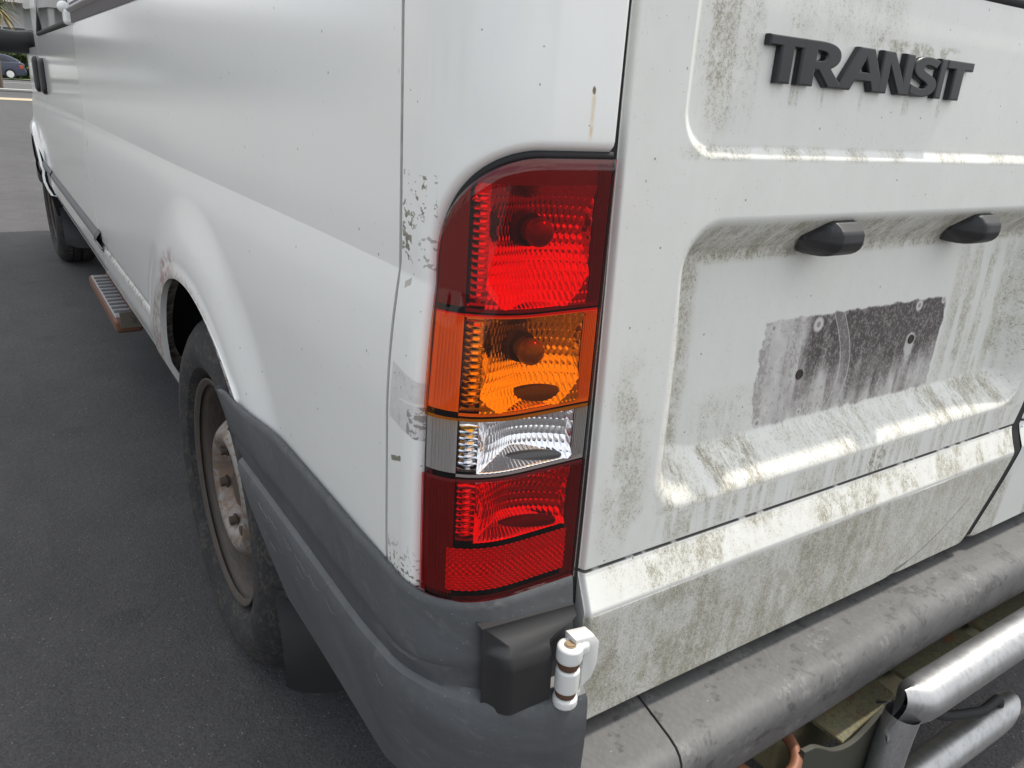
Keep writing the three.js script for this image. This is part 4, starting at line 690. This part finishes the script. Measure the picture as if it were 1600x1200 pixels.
// side step
{
  const br = std([0.14, 0.06, 0.035], { roughness: 0.7 });
  const st = mesh('side_step', [bx(0.085, 0.045, 0.74, 0.338, 0.300, -2.66, 0.012), bx(0.03, 0.10, 0.66, 0.375, 0.345, -2.70, 0.004)], br, body);
  const treadT = texture(64, 512, (u, v) => { const b = (v * 9) % 1; const k = 0.42 + 0.12 * (fbm(u * 9, v * 60, 3, 3) - 0.5); return [k, k, k * 1.02]; });
  mesh('tread_plate', bx(0.058, 0.006, 0.66, 0.331, 0.3245, -2.66, 0.002), std([1, 1, 1], { map: treadT, roughness: 0.5, metalness: 0.4 }), st);
  const ribs = []; for (let i = 0; i < 11; i++) mesh('tread_rib', bx(0.052, 0.006, 0.016, 0.331, 0.329, -2.93 + i * 0.054, 0.002), std([0.16, 0.16, 0.16], { roughness: 0.6, metalness: 0.3 }), st);
  mesh('step_bracket', [bx(0.10, 0.055, 0.006, 0.36, 0.325, -2.285, 0.001), cyl(0.008, 0.008, 0.01, 0.345, 0.325, -2.28, 'z', 8)], std([0.15, 0.13, 0.10], { roughness: 0.7, metalness: 0.3 }), st);
}
console.log('van done');

// ------------------------------------------------------------------ surroundings
function car(name, label, group, col, L = 4.3, H = 1.45) {         // nose towards -x, base at the middle
  const c = thing(name, label, 'car', group), W = 1.7, k = L / 4.3, m = phys(col, { roughness: 0.35, clearcoat: 1, clearcoatRoughness: 0.05, metalness: 0.1 });
  const ext = (pts, d, bev) => { const s = new THREE.Shape(); s.moveTo(...pts[0]); s.splineThru(pts.slice(1).map((p) => new THREE.Vector2(...p))); return new THREE.ExtrudeGeometry(s, { depth: d - 2 * bev, bevelEnabled: true, bevelSize: bev, bevelThickness: bev, bevelSegments: 4, curveSegments: 40 }).translate(0, 0, -d / 2 + bev); };
  const low = [[-2.02, 0.32], [-2.08, 0.55], [-1.95, 0.74], [-1.1, 0.88], [0, 0.93], [1.2, 0.94], [1.95, 0.92], [2.06, 0.7], [2.03, 0.34], [1.0, 0.26], [-1.0, 0.26], [-2.02, 0.32]].map(([x, y]) => [x * k, y * H / 1.45]);
  const top = [[-1.15, 0.85], [-0.55, 1.26], [-0.15, 1.36], [0.7, 1.37], [1.35, 1.28], [1.9, 0.88], [0.5, 0.84], [-1.15, 0.85]].map(([x, y]) => [x * k, y * H / 1.45]);
  mesh('body', ext(low, W, 0.07), m, c); mesh('cabin', ext(top, W * 0.84, 0.07), m, c);
  const gm = std([0.02, 0.025, 0.03], { roughness: 0.05 });
  for (const s of [-1, 1]) { for (const q of [[[-0.75, 0.93], [-0.38, 1.22], [0.22, 1.29], [0.22, 0.95]], [[0.3, 0.95], [0.3, 1.29], [1.1, 1.24], [1.5, 0.97]]]) { const g = new THREE.ShapeGeometry(new THREE.Shape(q.map(([x, y]) => new THREE.Vector2(x * k, y * H / 1.45)))); g.translate(0, 0, W * 0.42 + 0.004); if (s < 0) g.rotateY(Math.PI).scale(-1, 1, 1); mesh('side_window', g, std([0.02, 0.025, 0.03], { roughness: 0.05, side: THREE.DoubleSide }), c); } }
  for (const x of [-1.28, 1.3]) for (const z of [-1, 1]) { mesh('wheel', [cyl(0.31, 0.31, 0.2, x * k, 0.31, z * (W / 2 - 0.09), 'z', 28)], rubber, c); mesh('wheel_trim', cyl(0.2, 0.2, 0.02, x * k, 0.31, z * (W / 2 + 0.015), 'z', 20), chrome, c); }
  for (const z of [-1, 1]) { mesh('tail_light', bx(0.22, 0.24, 0.16, 1.93 * k, 0.74 * H / 1.45, z * (W / 2 - 0.06), 0.05), std([0.42, 0.06, 0.03], { roughness: 0.2 }), c); mesh('headlight', bx(0.22, 0.14, 0.3, -1.95 * k, 0.66 * H / 1.45, z * (W / 2 - 0.22), 0.05), chrome, c); }
  return c;
}
{
  const c1 = car('parked_car', 'dark blue car parked by the kerb across the road', null, [0.012, 0.02, 0.06]); c1.position.set(0.85, rise(-59.5), -59.5);
  const c2 = car('parked_car', 'white hatchback parked beside the dark blue car', null, [0.72, 0.72, 0.72]); c2.position.set(-4.2, rise(-59.5), -59.5);
  const c3 = car('parked_car', 'silver white saloon parked further along the kerb', null, [0.60, 0.62, 0.63], 4.5); c3.position.set(-9.0, rise(-59.5), -59.5);
  // long low building
  const b = thing('building', 'long low grey building with a pale concrete fascia', 'building');
  b.position.set(0, rise(-70), -70);
  const wallM = std([0.46, 0.46, 0.45], { roughness: 0.9 }), fas = std([0.55, 0.54, 0.52], { roughness: 0.85 });
  mesh('wall', bx(70, 5.0, 8, -8, 2.5, -5, 0), wallM, b); mesh('fascia', bx(72, 1.3, 10, -8, 5.62, -4.5, 0.03), fas, b);
  for (let i = 0; i < 13; i++) { const x = -40 + i * 5; mesh('column', bx(0.4, 4.97, 0.4, x, 2.485, 0.1, 0.02), fas, b); const w = mesh('window', bx(3.6, 2.4, 0.06, x + 2.5, 2.2, -0.985, 0), std([0.03, 0.04, 0.05], { roughness: 0.05 }), b); mesh('frame', [bx(3.7, 0.08, 0.1, x + 2.5, 1.0, -0.95, 0), bx(3.7, 0.08, 0.1, x + 2.5, 3.42, -0.95, 0), bx(0.08, 2.34, 0.1, x + 2.5, 2.21, -0.95, 0)], fas, w); }
  // pale building on the near side street, mirrored in the van's flank
  const d = thing('building', 'pale two storey shop building standing across the car park', 'building'); d.position.set(-15, 0, -14); d.rotation.y = Math.PI / 2;
  mesh('wall', bx(40, 7.4, 9, 0, 3.7, -4.5, 0), std([0.52, 0.51, 0.48], { roughness: 0.9 }), d); mesh('parapet', bx(40.4, 0.5, 9.4, 0, 7.65, -4.5, 0.03), fas, d);
  for (let i = 0; i < 6; i++) for (const y of [1.7, 5.2]) { const w = mesh('window', bx(1.3, y < 2 ? 1.5 : 1.2, 0.05, -16 + i * 6.4, y, 0.026, 0), std([0.03, 0.04, 0.05], { roughness: 0.05 }), d); mesh('sill', bx(1.5, 0.1, 0.2, -16 + i * 6.4, y - (y < 2 ? 0.81 : 0.66), 0.1, 0), fas, w); }
  // hedge behind the parked cars
  const hg = [], leafG = new THREE.PlaneGeometry(0.22, 0.13); const hedge = thing('hedge', 'low leafy green hedge behind the parked cars', 'hedge');
  const cols = [std([0.05, 0.085, 0.025], { roughness: 0.8, side: THREE.DoubleSide }), std([0.11, 0.15, 0.04], { roughness: 0.8, side: THREE.DoubleSide })];
  for (let m = 0; m < 2; m++) { const q = []; for (let i = 0; i < 7000; i++) { const g = leafG.clone(); g.rotateX(rnd() * 6); g.rotateY(rnd() * 6); const x = -22 + 34 * rnd(), h = 1.5 + 0.5 * fbm(x * 0.9, 2, 3, 4); g.translate(x, rise(-63) + h * Math.pow(rnd(), 0.7), -63 + 1.1 * (rnd() - 0.5)); q.push(g); } const o = mesh('foliage', mergeGeometries(q), cols[m], hedge); o.userData.kind = 'stuff'; }
  mesh('stem', bx(34, 1.3, 0.5, -5, rise(-63) + 0.65, -63, 0.1), std([0.02, 0.03, 0.012], { roughness: 1 }), hedge);
  // cabbage trees
  const tree = (x, z, hs, label) => {
    const t = thing('cabbage_tree', label, 'tree', undefined); t.position.set(x, rise(z), z);
    mesh('trunk', hs.map(([dx, h, dz]) => tube([[0, 0, 0], [dx * 0.1, h * 0.45, dz * 0.1], [dx * 0.6, h * 0.75, dz * 0.6], [dx, h, dz]], 0.11, 16, 8)), std([0.10, 0.08, 0.06], { roughness: 0.95 }), t);
    const a = [], b2 = [];
    hs.forEach(([dx, h, dz]) => { for (let i = 0; i < 150; i++) { const th = rnd() * 6.283, el = lerp(-1.1, 1.45, rnd()), L = 0.75 + 0.35 * rnd(), w = 0.028, dir = new THREE.Vector3(Math.cos(th) * Math.cos(el), Math.sin(el), Math.sin(th) * Math.cos(el)), sd = new THREE.Vector3(-Math.sin(th), 0, Math.cos(th)), P = []; [[0, 0.6, 0], [0.4, 1, 0.02], [0.75, 0.8, -0.08], [1, 0.03, -0.25]].forEach(([q, ww, dr]) => { for (const s of [-1, 1]) P.push(dx + dir.x * L * q + sd.x * w * ww * s, h + dir.y * L * q + dr * L * Math.cos(el), dz + dir.z * L * q + sd.z * w * ww * s); }); (el < -0.2 ? b2 : a).push(geo(P, null, new Array(16).fill(0), [0, 1, 2, 1, 3, 2, 2, 3, 4, 3, 5, 4, 4, 5, 6, 5, 7, 6])); } });
    mesh('crown', mergeGeometries(a), std([0.11, 0.15, 0.035], { roughness: 0.6, side: THREE.DoubleSide }), t); mesh('dry_leaves', mergeGeometries(b2), std([0.24, 0.19, 0.08], { roughness: 0.8, side: THREE.DoubleSide }), t);
  };
  tree(1.05, -40, [[0.25, 3.1, 0.1], [-0.4, 3.7, 0.3], [0.55, 4.1, -0.3]], 'cabbage tree with spiky heads of yellow green leaves by the kerb');
  tree(-7, -58, [[0, 4.2, 0], [-0.7, 5.0, 0.3], [0.7, 5.2, -0.2]], 'tall cabbage tree behind the white cars');
}
{
  const n = 420, im = new THREE.InstancedMesh(new THREE.DodecahedronGeometry(1, 0), std([0.20, 0.19, 0.17], { roughness: 0.9 }), n), q = new THREE.Object3D();
  for (let i = 0; i < n; i++) { const r = 0.0012 + 0.0035 * Math.pow(rnd(), 4), x = -0.8 + 2.6 * rnd(), z = -5 + 5.6 * rnd(); q.position.set(x, r * 0.4, z); q.rotation.set(rnd() * 6, rnd() * 6, rnd() * 6); q.scale.set(r, r * (0.5 + 0.5 * rnd()), r * (0.7 + 0.6 * rnd())); q.updateMatrix(); im.setMatrixAt(i, q.matrix); }
  im.name = 'grit'; im.castShadow = im.receiveShadow = true; im.userData = { kind: 'stuff', label: 'small loose grit scattered over the dark asphalt', category: 'grit' }; scene.add(im);
}
renderer.render(scene, camera);
